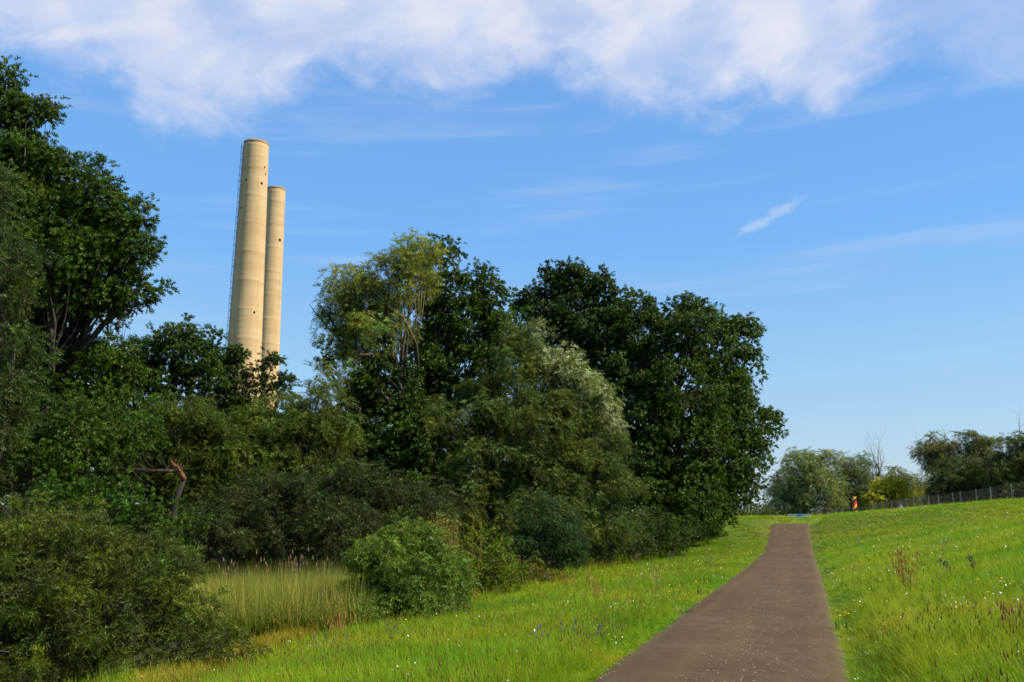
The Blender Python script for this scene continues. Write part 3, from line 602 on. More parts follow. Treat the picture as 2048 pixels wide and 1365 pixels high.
def twist(mb):
    c0 = P(1885, 960, 108); c1 = P(1880, 905, 108)
    mb.tube([P(1888, 1000, 108), c0, c1], [.3, .24, .15], 7, 3)
    for px, py, r in ((1870, 858, .08), (1880, 860, .06), (1828, 885, .07), (1835, 890, .06), (1898, 880, .07), (1862, 872, .05), (1825, 878, .05)):
        grow(mb, c1, P(px, py, 108) - c1, np.linalg.norm(P(px, py, 108) - c1) * .8, r, 1, .35, 3, .2, 4)
tree('old_willow', 'gnarled willow with bare tips and a yellow patch leaning left above the fence', 'tree', (1890, 108),
     [(1865, 885, 108, 14, 16, .8), (1848, 900, 108, 22, 12, .9), (1880, 905, 108, 24, 18), (1850, 915, 108, 16, 12, .8), (1870, 930, 108, 24, 16), (1900, 900, 107, 16, 12), (1895, 925, 107, 20, 16)], 'willow', (.125, .125, .03), .28, .34, rc=.48, trunk_r=.26, n_each=15, extra=twist, bark=GREYW, huevar=.25)
tree('dark_hawthorn', 'dark green rounded thicket behind the fence left of the right edge', 'tree', (1930, 100),
     [(1900, 955, 100, 36, 28), (1935, 945, 100, 34, 28), (1890, 985, 100, 36, 24), (1940, 985, 100, 46, 24), (1965, 960, 100, 34, 28)], 'willow', (.045, .068, .010), .26, .38, rc=.5, trunk_r=.2, n_each=15, dens=1.1)
tree('willow_tree', 'two-headed open willow rising above the dark thicket by the fence', 'tree', (1960, 106),
     [(1945, 880, 106, 18, 16, .8), (1960, 893, 106, 24, 16, .8), (1995, 888, 106, 16, 10, .7), (1985, 905, 106, 20, 12, .6), (1950, 915, 106, 28, 16), (1918, 880, 107, 10, 16, .4)], 'willow', (.085, .10, .024), .28, .34, rc=.46, trunk_r=.2, n_each=15, bark=GREYW)
def deadtip(mb):
    a = P(2040, 900, 96); grow(mb, a, P(2018, 842, 96) - a, np.linalg.norm(P(2018, 842, 96) - a), .05, 1, .3, 3, .2, 4)
tree('dark_hawthorn', 'dark tree cut by the right edge with a bare twig at its top', 'tree', (2040, 96),
     [(2045, 890, 96, 26, 22), (2030, 925, 96, 36, 28), (2070, 930, 96, 50, 40), (2000, 945, 96, 34, 26), (2010, 975, 96, 46, 28), (2070, 980, 96, 60, 40)], 'willow', (.052, .074, .010), .26, .38, rc=.5, trunk_r=.24, n_each=15, extra=deadtip, dens=1.1)
# far wood on the horizon: one mass
Cw = []
for k in range(520):
    a = rng.uniform(-70, 75); d = rng.uniform(420, 470); x, y = d * math.sin(R(a)), d * math.cos(R(a))
    hh = rng.uniform(1, 8.0) if a > 10 else rng.uniform(1, 12)
    Cw.append((x, y, -.4 + hh))
V, c_ = leaves(np.array(Cw), 46, 4.2, 1.7, .7, (.030, .045, .02), 'oak', .2, .1, .8)
o = leaf_object('far_wood', V, c_, OAKM, None); tag(o, 'thin dark line of far-off woodland on the horizon', 'woodland', kind='stuff')

# snapped trunk
rt = empty('broken_tree', (*P(352, 1040, 27)[:2], h1(*P(352, 1040, 27)[:2])), 'snapped dark trunk with its upper part folded over to the left', 'tree')
mb = MB(); b0 = P(352, 1040, 27); b0[2] = h1(b0[0], b0[1]) - .1
mb.tube([b0, P(345, 1040, 27), P(352, 1000, 27), P(368, 958, 27)], [.11, .10, .085, .07], 9)
mb.build('trunk', simple('dark_bark', (.018, .014, .010), .9, .3, 9, bump=.5), rt, smooth=True)  # bark near black, darker than on the other trunks
mb = MB(); mb.tube([P(368, 960, 27), P(360, 945, 26.9), P(352, 935, 26.9), P(342, 922, 26.8)], [.088, .08, .05, .01], 7)
mb.tube([P(362, 950, 26.9), P(358, 938, 26.8), P(352, 928, 26.8)], [.045, .03, .006], 5); 
for a in range(14):
    p_ = P(362 - a * 1.2, 948 - a * 1.6, 26.85) + rng.normal(size=3) * .03; mb.tube([p_, p_ + np.array((rng.normal() * .05, -.02, rng.uniform(.08, .28)))], [.014, .002], 4)
mb.build('splintered_wood', REDW, rt, smooth=True)
mb = MB(); mb.tube([P(357, 943, 26.9), P(330, 942, 26.8), P(290, 943, 26.7), P(235, 937, 26.6)], [.055, .055, .045, .02], 8)
for a in range(9):
    p = P(250 + a * 11, 941, 26.7); grow(mb, p, rng.normal(size=3) + np.array((0, 0, .6)), .5, .014, 1, .5, 0, .1, 4)
mb.build('fallen_limb', simple('weathered_limb', (.05, .033, .02), .9, .3, 9, bump=.4), rt, smooth=True)

# ------------------------------------------------------------------ chimneys
m, g, b = newmat('weathered_concrete'); t = g.N.new('ShaderNodeTexCoord'); ob = t.outputs['Object']
x_, y_, z_ = g.sep(ob)
band = g.noise(g.comb(g.math('MULTIPLY', x_, .05), g.math('MULTIPLY', y_, .05), g.math('MULTIPLY', z_, .42)), 1.0, 6, .7)
streakn = g.noise(g.comb(x_, y_, g.math('MULTIPLY', z_, .06)), .9, 5, .65)
spot = g.noise(ob, 1.3, 6, .6)
c = g.mix(g.maprange(band, .25, .75), (.40, .28, .15, 1), (.51, .38, .22, 1))
c = g.mix(g.math('MULTIPLY', g.maprange(streakn, .45, .75), .45), c, (.28, .18, .08, 1))
c = g.mix(g.math('MULTIPLY', g.maprange(spot, .6, .8), .35), c, (.66, .53, .31, 1))
g.L.new(c, b.inputs['Base Color']); b.inputs['Roughness'].default_value = .9; b.inputs['Specular IOR Level'].default_value = .2
CONC = m
DARK = simple('black_opening', (.012, .011, .01), .9); LADM = simple('dark_green_steel', (.05, .075, .08), .6, .2, 8)
RIM = simple('stained_rim', (.26, .17, .08), .9, .3, 1.5)
PALE = simple('pale_patch', (.62, .54, .40), .9, .1, 3)
def chimney(label, topx, topy, botx, boty, Yd, top_px, bot_px, openings, ladder):
    T = P(topx, topy, Yd); Bp = P(botx, boty, Yd); r1 = top_px / 2 * Yd / F * 1.02; zb = -1.0
    k = (bot_px - top_px) / 2 * Yd / F / (T[2] - Bp[2]); hgt = T[2] - zb; r0 = r1 + k * hgt
    c0 = np.array((T[0], T[1], zb)); root = empty('chimney', c0, label, 'chimney')
    n = 72; lifts = int(hgt / 1.25); V = []; Fq = []
    prof = []
    for i in range(lifts + 1):
        z = hgt * i / lifts; r = r0 - k * z
        prof.append((r + .004, z + .0)); 
        if i < lifts: prof.append((r + (.006 if i % 5 else .014), z + .05)); prof.append((r + .003, z + .10))
    prof += [(r1 - .35, hgt), (r1 - .45, hgt - 6)]
    for r, z in prof:
        for a in range(n): V.append((c0[0] + r * math.cos(2 * math.pi * a / n), c0[1] + r * math.sin(2 * math.pi * a / n), zb + z))
    for i in range(len(prof) - 1):
        for a in range(n): Fq.append((i * n + a, i * n + (a + 1) % n, (i + 1) * n + (a + 1) % n, (i + 1) * n + a))
    mb = MB(); mb.add(V, Fq); mb.build('shaft', CONC, root, smooth=True)
    mb = MB(); vs = []; fs = []
    for r, z in ((r1 + .02, hgt - .55), (r1 + .07, hgt - .5), (r1 + .07, hgt + .05), (r1 - .4, hgt + .05), (r1 - .4, hgt - .3)):
        for a in range(n): vs.append((c0[0] + r * math.cos(2 * math.pi * a / n), c0[1] + r * math.sin(2 * math.pi * a / n), zb + z))
    for i in range(4):
        for a in range(n): fs.append((i * n + a, i * n + (a + 1) % n, (i + 1) * n + (a + 1) % n, (i + 1) * n + a))
    mb.add(vs, fs); mb.build('rim', RIM, root, smooth=True)
    view = math.atan2(-c0[1], -c0[0])                          # towards the camera
    for (off, py, w) in openings:                               # off = -1..1 across the shaft as seen
        z = P(topx, py, Yd)[2]; r = r0 - k * (z - zb); ang = view + math.asin(off)
        d = np.array((math.cos(ang), math.sin(ang), 0)); tdir = np.array((-d[1], d[0], 0)); p = c0 * np.array((1, 1, 0)) + d * r + np.array((0, 0, z))
        mb = MB(); vs = []; fs = []; m_ = 12
        for rad, out in ((w, -.05), (w, .06), (w * .72, .06), (w * .72, .02)):
            for a in range(m_):
                q = p + d * out + tdir * rad * math.cos(2 * math.pi * a / m_) + np.array((0, 0, 1)) * rad * 1.15 * math.sin(2 * math.pi * a / m_); vs.append(q)
        for i in range(3):
            for a in range(m_): fs.append((i * m_ + a, i * m_ + (a + 1) % m_, (i + 1) * m_ + (a + 1) % m_, (i + 1) * m_ + a))
        fs.append(tuple(3 * m_ + a for a in range(m_)))
        mb.add(vs, fs); mb.build('opening', DARK, root)
    if ladder:
        ang = view - math.asin(.985); d = np.array((math.cos(ang), math.sin(ang), 0)); t_ = np.array((-d[1], d[0], 0))
        def at_(z, out, side): return c0 * np.array((1, 1, 0)) + d * (r0 - k * (z - zb) + out) + t_ * side + np.array((0, 0, z))
        mb = MB(); z1 = zb + hgt - 1.0
        for s_ in (-.28, .28): mb.tube([at_(zb + 3, .12, s_), at_(z1, .12, s_)], .032, 5)
        z = zb + 3.2
        while z < z1: mb.tube([at_(z, .18, -.28), at_(z, .18, .28)], .03, 4); z += .6
        z = zb + 3.5
        while z < z1: mb.tube([at_(z, -.05, 0), at_(z, .36, 0)], .04, 4); z += 2.4
        mb.build('ladder', LADM, root)
        z = zb + 4
        mb = MB()
        for s_ in (-.38, 0, .38): mb.tube([at_(zb + 4, .56 if s_ == 0 else .42, s_), at_(z1 + .8, .56 if s_ == 0 else .42, s_)], .018, 4)
        while z < z1 + .8:
            mb.tube([at_(z, .18, -.3), at_(z, .42, -.4), at_(z, .58, 0), at_(z, .42, .4), at_(z, .18, .3)], .035, 4); z += 1.6
        mb.build('safety_cage', LADM, root)
    return root
chimney('taller, nearer concrete chimney with a caged ladder up its left side', 513, 288, 489.5, 700, 185, 50, 65,
        [(.72, 339, .19), (.80, 352, .16), (.55, 373, .26), (-.62, 369, .18), (-.8, 423, .15), (.45, 630, .24)], True)
chimney('shorter, farther concrete chimney half hidden by the taller one', 552, 379, 534.5, 700, 222, 38, 46,
        [(.62, 484, .36)], False)

# ------------------------------------------------------------------ striped post
BLK = simple('black_paint', (.012, .011, .011), .45, .1); RED = simple('red_paint', (.62, .012, .008), .5, .06); GOLD = simple('gold_paint', (.85, .36, .01), .5, .06)
SILV = simple('cast_metal_badge', (.30, .30, .30), .5, .2, 30)
pY = 80.0; pc = P(1711, 1031, pY); gz = h1(pc[0], pc[1]); topz = P(1709, 994, pY)[2]; w = .27; hgt = topz - gz
root = empty('border_post', (pc[0], pc[1], gz), 'square black, red and gold striped post standing on the grass crest', 'post')
seq = [BLK, GOLD, RED]; mats_ = [BLK, GOLD, RED]
rzp = R(18); body = MB(); hw = w / 2
corner = [(-hw, -hw), (hw, -hw), (hw, hw), (-hw, hw)]
# helical stripes cut as real faces round the post: each face is split along the slanting stripe edges
band_h = .262; slope = .75
def faceband(mb, p0, p1, u0):
    Ls = math.hypot(p1[0] - p0[0], p1[1] - p0[1]); kk = -14
    while kk < 30:
        za, zb2 = kk * band_h + u0 * slope, (kk + 1) * band_h + u0 * slope
        poly = [(0, za), (Ls, za + Ls * slope), (Ls, zb2 + Ls * slope), (0, zb2)]
        def clip(poly, lim, keep_above):
            out = []
            for i in range(len(poly)):
                a, b_ = poly[i], poly[(i + 1) % len(poly)]
                ia = (a[1] >= lim) == keep_above or a[1] == lim; ib = (b_[1] >= lim) == keep_above or b_[1] == lim
                if ia: out.append(a)
                if ia != ib:
                    t = (lim - a[1]) / (b_[1] - a[1]); out.append((a[0] + t * (b_[0] - a[0]), lim))
            return out
        poly = clip(poly, 0.0, True)
        if poly: poly = clip(poly, hgt, False)
        if len(poly) >= 3:
            vs = [(p0[0] + (p1[0] - p0[0]) * x / Ls, p0[1] + (p1[1] - p0[1]) * x / Ls, z) for x, z in poly]
            mb.add(vs, [tuple(range(len(vs)))], kk % 3)
        kk += 1
for i in range(4):
    faceband(body, corner[i], corner[(i + 1) % 4], i * w)
vs = [(x * .999, y * .999, hgt) for x, y in corner] + [(0, 0, hgt + .07)]
body.add(vs, [(0, 1, 4), (1, 2, 4), (2, 3, 4), (3, 0, 4)], 0)
me_o = body.build('post_body', mats_, None); me_o.parent = root; me_o.location = (0, 0, 0); me_o.rotation_euler = (0, 0, rzp)
# badge: oval plate with a ring and compasses-like strokes, as a plain emblem
bd = MB(); zc = hgt * .50; vs = []; n = 20
for rad, y in ((1, -.001), (1, -.03), (.82, -.03), (.82, -.02)):
    for a in range(n): vs.append((.11 * rad * math.cos(2 * math.pi * a / n), -hw + y, zc + .14 * rad * math.sin(2 * math.pi * a / n)))
fs = []
for i in range(3):
    for a in range(n): fs.append((i * n + a, i * n + (a + 1) % n, (i + 1) * n + (a + 1) % n, (i + 1) * n + a))
bd.add(vs, fs, 0); bd.add([vs[3 * n + a] for a in range(n)], [tuple(range(n))], 1)
bd.tube([(0, -hw - .035, zc + .12), (-.06, -hw - .035, zc - .08)], .012, 5); bd.tube([(0, -hw - .035, zc + .1), (.06, -hw - .035, zc - .08)], .012, 5)
bd.box((0, -hw - .04, zc + .03), (.09, .02, .05)); bd.tube([(0, -hw - .035, zc), (0, -hw - .035, zc - .09)], .012, 5)
bo = bd.build('badge', [SILV, BLK], None); bo.parent = root; bo.location = (0, 0, 0); bo.rotation_euler = (0, 0, rzp)

# ------------------------------------------------------------------ white rail and board at the crest
WHITE = simple('white_paint', (.72, .72, .70), .5, .08); BLUE = simple('blue_panel', (.02, .14, .50), .4, .1); GREENP = simple('green_post_paint', (.03, .13, .06), .6, .1)
GALV = simple('galvanised_steel', (.20, .22, .23), .5, .15, 20, metal=.3)
WIREM = simple('dull_wire', (.06, .07, .07), .6, .1, 20)
Yr = 88.0
def gp(px, Y): p = P(px, 1030, Y); return np.array((p[0], p[1], h1(p[0], p[1])))
def px2m(v, Y): return v * Y / F
zt = P(1600, 1030.5, Yr)[2]
ra_ = gp(1576, Yr); root = empty('railing', ra_, 'low white railing on posts just beyond the end of the path', 'railing')
mb = MB(); a = P(1575, 1030.5, Yr); b_ = P(1621.5, 1029.5, Yr - 1)
mb.box((a + b_) / 2, (np.linalg.norm(b_ - a), .08, .13), math.atan2(b_[1] - a[1], b_[0] - a[0])); mb.build('rail', WHITE, root)
for px in (1577, 1583, 1589, 1608, 1614, 1620):
    t_ = (px - 1575) / 46.5; q = a + (b_ - a) * t_; z0 = h1(q[0], q[1]) - .1
    mb = MB(); mb.box((q[0], q[1] + .055, (z0 + q[2]) / 2), (.11, .07, q[2] - z0)); mb.build('rail_post', WHITE, root)
q = P(1599.5, 1034, Yr - 1.2); z0 = h1(q[0], q[1]); root = empty('notice_board', (q[0], q[1], z0), 'blue notice board with a white lower part on a green post by the white railing', 'sign')
mb = MB(); z1 = P(1599, 1029.2, Yr - 1.2)[2]; z2 = P(1599, 1035, Yr - 1.2)[2]; z3 = P(1599, 1038.5, Yr - 1.2)[2]
mb.box((q[0], q[1], (z1 + z2) / 2), (.42, .04, z1 - z2)); mb.build('board', BLUE, root)
mb = MB(); mb.box((q[0], q[1], (z2 + z3) / 2 - .003), (.42, .04, z2 - z3)); mb.build('lower_panel', WHITE, root)
mb = MB(); mb.box((q[0] - .22, q[1] + .02, (z1 + z0) / 2 - .1), (.07, .07, z1 - z0 + .1)); mb.build('post', GREENP, root)
def cabinet(px, py0, py1, wpx, Y, label):
    q = P(px, py1, Y); t_ = P(px, py0, Y)[2]; z0 = h1(q[0], q[1]); wm = px2m(wpx, Y)
    root = empty('marker_box', (q[0], q[1], z0), label, 'box')
    mb = MB(); mb.box((q[0], q[1], (t_ + z0) / 2), (wm, .25, t_ - z0)); mb.build('housing', WHITE, root)
    mb = MB(); mb.box((q[0], q[1], t_ + .015), (wm + .05, .3, .03)); mb.build('lid', GALV, root)
    mb = MB(); mb.box((q[0], q[1] - .128, (t_ + max(z0, t_ - .3)) / 2), (wm * .6, .012, .12)); mb.build('plate', GALV, root)
cabinet(1727.5, 1024, 1030, 5, 82, 'small pale box in the grass right of the striped post')
cabinet(1740, 1025, 1028, 2.5, 96, 'tiny white box at the near foot of the fence start')

# ------------------------------------------------------------------ fences
def fence(label, stations, hgt, post_r, mesh=True):
    """stations: (px, Y, top_y or None)"""
    P0 = [gp(px, Y) for px, Y in stations]; root = empty('wire_fence', P0[0], label, 'fence')
    tops = []
    shared = {}
    for i, p in enumerate(P0):
        dbl = 1.5 if i in (3,) else 1.0
        mb = MB(); mb.tube([p - np.array((0, 0, .1)), p + np.array((0, 0, hgt))], post_r * dbl, 6)
        mb.tube([p + np.array((0, 0, hgt)), p + np.array((0, 0, hgt + .04))], post_r * 1.3 * dbl, 6)
        mb.build('post', GALV, root); tops.append(p + np.array((0, 0, hgt - .03)))
    wm = MB()
    for i in range(len(P0) - 1):
        for hh in (.08, hgt * .5, hgt - .03):
            wm.tube([P0[i] + np.array((0, -post_r, hh)), (P0[i] + P0[i + 1]) / 2 + np.array((0, -post_r, hh - .02)), P0[i + 1] + np.array((0, -post_r, hh))], .012 if hh == hgt - .03 else .006, 3, cap=False)
        if mesh:
            d = P0[i + 1] - P0[i]; Ld = np.linalg.norm(d); st = .16; n = int(Ld / st); hh = hgt - .1
            for sgn in (1, -1):
                for k in range(-int(hh / st), n + 1):
                    x0 = k * st; x1 = x0 + hh; za, zb3 = (0.05, hh + .05) if sgn > 0 else (hh + .05, .05)
                    t0, t1 = max(0, x0), min(Ld, x1)
                    if t1 <= t0: continue
                    f0 = (t0 - x0) / hh; f1 = (t1 - x0) / hh
                    a = P0[i] + d * (t0 / Ld); b2 = P0[i] + d * (t1 / Ld)
                    a = a + np.array((0, -post_r, za + (zb3 - za) * f0)); b2 = b2 + np.array((0, -post_r, za + (zb3 - za) * f1))
                    wm.tube([a, b2], .0016, 3, cap=False)
    wm.build('wire_mesh', WIREM, root, kind='stuff')
fpx = [2085, 2057, 2028, 1985.7, 1956, 1924.7, 1908.6, 1879.5, 1860, 1841.7, 1830, 1815.8, 1800, 1785, 1775, 1763, 1752, 1741]
A = P(1985, 1007, 70)[:2]; Bf = P(1741, 1028, 105)[:2]
st = []
for px in fpx:   # where each sight line crosses the fence line
    u_ = (px - 1024) / F / (CP - (682.5 - 1010) / F * SP); d = Bf - A; t_ = (u_ * A[1] - A[0]) / (d[0] - u_ * d[1]); st.append((px, A[1] + t_ * d[1]))
fence('long chain-link fence with thin grey posts running along the grass crest at the right', st, 1.32, .024)
fence('low far wire fence crossing behind the striped post below the grey willows', [(1735, 104), (1718, 103), (1700, 102), (1686, 101), (1674, 100), (1664, 100), (1654, 99), (1643, 99), (1633, 98)], .85, .018)

# ------------------------------------------------------------------ grass and flowers (uncountable: geometry nodes)
def stuffmat(name, stops, trans=.35, rough=.5, scale=.25, randmix=.5, heads=None):
    m, g, b = newmat(name); oi = g.N.new('ShaderNodeObjectInfo')
    n = g.noise(oi.outputs['Location'], scale, 4, .6)
    f = g.math('ADD', g.math('MULTIPLY', g.maprange(n, .34, .66, 0, 1, False), 1 - randmix), g.math('MULTIPLY', oi.outputs['Random'], randmix))
    c = g.ramp(f, stops)
    a = g.N.new('ShaderNodeAttribute'); a.attribute_name = 'tint'
    c = g.mix(1.0, c, a.outputs['Color'], 'MULTIPLY')
    g.L.new(c, b.inputs['Base Color']); b.inputs['Roughness'].default_value = rough; b.inputs['Specular IOR Level'].default_value = .12
    tr = g.N.new('ShaderNodeBsdfTranslucent'); g.L.new(g.mix(1.0, c, (1.3, 1.3, .6, 1), 'MULTIPLY'), tr.inputs['Color'])
    mx = g.N.new('ShaderNodeMixShader'); mx.inputs[0].default_value = trans
    g.L.new(b.outputs[0], mx.inputs[1]); g.L.new(tr.outputs[0], mx.inputs[2]); g.L.new(mx.outputs[0], g.N['Material Output'].inputs['Surface'])
    return m
GRM = stuffmat('grass_blade', [(0, (.066, .178, .004)), (.35, (.128, .262, .005)), (.65, (.215, .295, .010)), (1, (.32, .275, .014))], randmix=.38)
DRYM = stuffmat('seeding_grass', [(0, (.20, .15, .02)), (.5, (.24, .19, .03)), (1, (.17, .20, .02))], .25)
REEDM = stuffmat('reed_blade', [(0, (.08, .15, .015)), (.4, (.18, .23, .03)), (.75, (.30, .28, .06)), (1, (.44, .34, .11))], .3, scale=.9, randmix=.7)
def flatcol(name, c, rough=.6): return simple(name, c, rough, .1, 20)
PETW = flatcol('white_petal', (.75, .75, .68)); PETY = flatcol('yellow_petal', (.80, .48, .01)); PETB = flatcol('violet_petal', (.07, .06, .16)); PETR = flatcol('rust_seed', (.26, .085, .02)); STEM = flatcol('stem_green', (.10, .17, .02))
TANS = flatcol('tan_seed', (.32, .20, .08))
def blade_mesh(name, n, hgt, width, spread, lean, mats, head=None, seg=3, base_r=.06):
    V = []; Fc = []; T = []; M = []
    for _ in range(n):
        a = rng.uniform(0, 2 * math.pi); r = base_r * math.sqrt(rng.random()); x, y = r * math.cos(a), r * math.sin(a)
        da = a + rng.normal() * .8; L_ = hgt * rng.uniform(.55, 1.1); ln = lean * rng.uniform(.3, 1.3); wd = width * rng.uniform(.7, 1.2)
        sx, sy = -math.sin(da), math.cos(da); k0 = len(V); tv = rng.uniform(.75, 1.25)
        for i in range(seg + 1):
            t = i / seg; out = ln * L_ * t * t; z = L_ * t * (1 - .28 * ln * t); w_ = wd * (1 - t ** 1.5) * .5
            cx, cy = x + math.cos(da) * out, y + math.sin(da) * out
            if i < seg: V += [(cx - sx * w_, cy - sy * w_, z), (cx + sx * w_, cy + sy * w_, z)]
            else: V.append((cx, cy, z))
        for i in range(seg - 1): Fc.append((k0 + 2 * i, k0 + 2 * i + 1, k0 + 2 * i + 3, k0 + 2 * i + 2)); T.append(tv); M.append(0)
        Fc.append((k0 + 2 * seg - 2, k0 + 2 * seg - 1, k0 + 2 * seg)); T.append(tv); M.append(0)
        if head:
            kind, hs, hm = head; c = np.array(V[-1]); k0 = len(V)
            if kind == 'disc':
                tilt = rng.normal(size=2) * .35
                for i in range(6): an = i * math.pi / 3; V.append(tuple(c + np.array((hs * math.cos(an), hs * math.sin(an), hs * (tilt[0] * math.cos(an) + tilt[1] * math.sin(an)) + .01))))
                Fc.append(tuple(k0 + i for i in range(6))); T.append(1); M.append(hm)
            else:                                            # spike
                for i in range(4): an = i * math.pi / 2; V.append(tuple(c + np.array((hs * .16 * math.cos(an), hs * .16 * math.sin(an), -hs * .3))))
                V.append(tuple(c + np.array((0, 0, hs * .6)))); V.append(tuple(c + np.array((0, 0, -hs * .7))))
                for i in range(4): Fc.append((k0 + i, k0 + (i + 1) % 4, k0 + 4)); Fc.append((k0 + (i + 1) % 4, k0 + i, k0 + 5)); T += [1, 1]; M += [hm, hm]
    me = bpy.data.meshes.new(name); me.from_pydata(V, [], Fc)
    for m_ in mats: me.materials.append(m_)
    me.polygons.foreach_set('material_index', M)
    at = me.attributes.new('tint', 'FLOAT_COLOR', 'FACE'); at.data.foreach_set('color', np.repeat(np.array(T, dtype=np.float32), 4))
    me.update(); return bpy.data.objects.new(name, me)
def scatter(name, label, cat, pts, scl, variants, tilt=.15):
    """one object: points carrying instanced tufts"""
    me = bpy.data.meshes.new(name); me.vertices.add(len(pts)); me.vertices.foreach_set('co', pts.astype(np.float32).ravel())
    rot = np.c_[rng.normal(size=(len(pts), 2)) * tilt, rng.uniform(0, 6.283, len(pts))]
    a = me.attributes.new('rot', 'FLOAT_VECTOR', 'POINT'); a.data.foreach_set('vector', rot.astype(np.float32).ravel())
    a = me.attributes.new('scl', 'FLOAT_VECTOR', 'POINT'); a.data.foreach_set('vector', scl.astype(np.float32).ravel())
    a = me.attributes.new('pick', 'INT', 'POINT'); a.data.foreach_set('value', rng.integers(0, len(variants), len(pts)).astype(np.int32))
    o = link(name, me); tag(o, label, cat, kind='stuff')
    ng = tuft_nodes(name, variants)
    md = o.modifiers.new('scatter', 'NODES'); md.node_group = ng
    return o
def sample(n, y0, y1, power, xa=-.62, xb=.64, pad=1.5):
    """points on the ground ahead, denser near the camera (wider than the view by a margin)"""
    t = rng.random(n); p = 1 - power + 1e-6
    Yv = (y0 ** p + t * (y1 ** p - y0 ** p)) ** (1 / p); Xv = Yv * rng.uniform(xa, xb, n) + rng.uniform(-pad, pad, n)
    return np.stack([Xv, Yv], 1)
def field_noise(xy, s, o=0): return np.array([mnoise.noise((x * s + o, y * s, o)) for x, y in xy])
lush = [blade_mesh('grass_tuft', 16, .26, .009, 0, .75, [GRM]), blade_mesh('grass_tuft', 14, .20, .011, 0, 1.0, [GRM]), blade_mesh('grass_tuft', 12, .34, .008, 0, .6, [GRM])]
broad = [blade_mesh('clover_tuft', 12, .13, .03, 0, .9, [GRM])]
xy = sample(215000, 5.0, 75, 1.15); S, Zp = path_near(xy)
lim = np.interp(xy[:, 1], [12, 16, 19, 22, 26, 34], [-8.6, -8.4, -8.2, -7.2, -7.9, -9.3])
keep = (abs(S) > 1.30) & (((S > lim) & (S < 24)) | (xy[:, 1] > 62)) & ~((S < -6) & (xy[:, 1] > 66) & (xy[:, 0] < 12))
xy = xy[keep]; S = S[keep]; z = H(xy)
edge_s = np.clip((abs(S) - 1.3) / .7, .30, 1); nz = .75 + .5 * np.clip(field_noise(xy, .22, 3.0) + .5, 0, 1)
near = np.clip(1.2 - xy[:, 1] / 80, .7, 1)
fat = 1 + np.clip((xy[:, 1] - 12) / 40, 0, 1.6)            # far tufts are bunches
hs = edge_s * nz * rng.uniform(.7, 1.3, len(xy)) * near * .95
scatter('grass', 'bright green meadow grass on both banks of the path', 'grass', np.c_[xy, z - .01], np.c_[hs * .4 + fat * .6, hs * .4 + fat * .6, hs], lush + broad)
xy = sample(26000, 70, 135, 1.0, -.1, .7); xy = xy[(xy[:, 0] > 14)]; z = H(xy)
scatter('far_grass', 'grass on the flat ground beyond the crest', 'grass', np.c_[xy, z - .02], np.full((len(xy), 3), (2.6, 2.6, .8)) * rng.uniform(.6, 1.2, (len(xy), 1)), lush)
# seeding stalks
dry = [blade_mesh('grass_stalk', 4, .42, .004, 0, .3, [DRYM], ('spike', .06, 0)), blade_mesh('grass_stalk', 3, .34, .004, 0, .35, [DRYM], ('spike', .045, 0))]
xy = sample(26000, 5.5, 72, 1.0); S, _ = path_near(xy); k = (abs(S) > 1.7) & (S > -8.0) & (S < 22); xy = xy[k]; S = S[k]
k = rng.random(len(xy)) < np.clip(.06 + .7 * field_noise(xy, .15, 8.0) + .42 * (S < 0), .02, 1); xy = xy[k]
fat = (1 + np.clip((xy[:, 1] - 15) / 30, 0, 1.5))[:, None]
scatter('seeding_grass', 'thin tan seed stalks mixed through the meadow', 'grass', np.c_[xy, H(xy)], np.c_[fat, fat, np.ones_like(fat)] * rng.uniform(.6, 1.15, (len(xy), 1)), dry)
def flowers(name, label, n, y0, y1, power, mats, head, hgt, stems, cond, size=1.0, grow_far=1.0):
    xy = sample(n, y0, y1, power); S, _ = path_near(xy); k = cond(xy, S); xy = xy[k]
    var = [blade_mesh(name, stems, hgt, .004, 0, .35, mats, head, base_r=.10), blade_mesh(name, max(1, stems - 1), hgt * .8, .004, 0, .4, mats, head, base_r=.14)]
    f = (1 + np.clip((xy[:, 1] - 15) / 45, 0, 1) * grow_far)[:, None]
    scatter(name, label, 'flowers', np.c_[xy, H(xy)], f * rng.uniform(.7, 1.2, (len(xy), 1)) * np.ones((1, 3)) * size, var)
def cluster(xy, s, o, th): return field_noise(xy, s, o) > th
flowers('white_wildflowers', 'small white wildflowers dotted over the meadow', 2600, 7, 62, .8, [STEM, PETW], ('disc', .010, 1), .27, 3, lambda xy, S: (abs(S) > 1.5) & (S > -8.5) & (S < 18) & ((rng.random(len(xy)) < .22) | (cluster(xy, .25, 20, .22))))
flowers('verge_daisies', 'white flowers crowding the right-hand edge of the path', 1900, 9, 63, .4, [STEM, PETW], ('disc', .009, 1), .16, 3, lambda xy, S: ((S > 1.3) & (S < 2.0) & (rng.random(len(xy)) < .9)) | ((S < -1.3) & (S > -2.2) & (xy[:, 1] > 18) & (xy[:, 1] < 45)))
flowers('yellow_wildflowers', 'yellow wildflowers scattered in the grass', 1500, 8, 55, .7, [STEM, PETY], ('disc', .011, 1), .26, 3, lambda xy, S: (abs(S) > 1.5) & (S > -8.5) & (S < 16) & ((rng.random(len(xy)) < .12) | cluster(xy, .3, 50, .36)))
flowers('violet_wildflowers', 'dusky violet flower spikes in the left meadow', 1500, 9, 45, .7, [STEM, PETB], ('spike', .07, 1), .30, 4, lambda xy, S: (S < -1.8) & (S > -8.5) & cluster(xy, .35, 77, .25))
flowers('brown_plantain', 'brown plantain heads standing in the grass', 9000, 6, 45, .9, [STEM, PETR], ('spike', .035, 1), .30, 3, lambda xy, S: (abs(S) > 1.8) & (S > -9) & (S < 16) & (rng.random(len(xy)) < np.clip(.03 + .5 * field_noise(xy, .3, 33), .01, .35)))
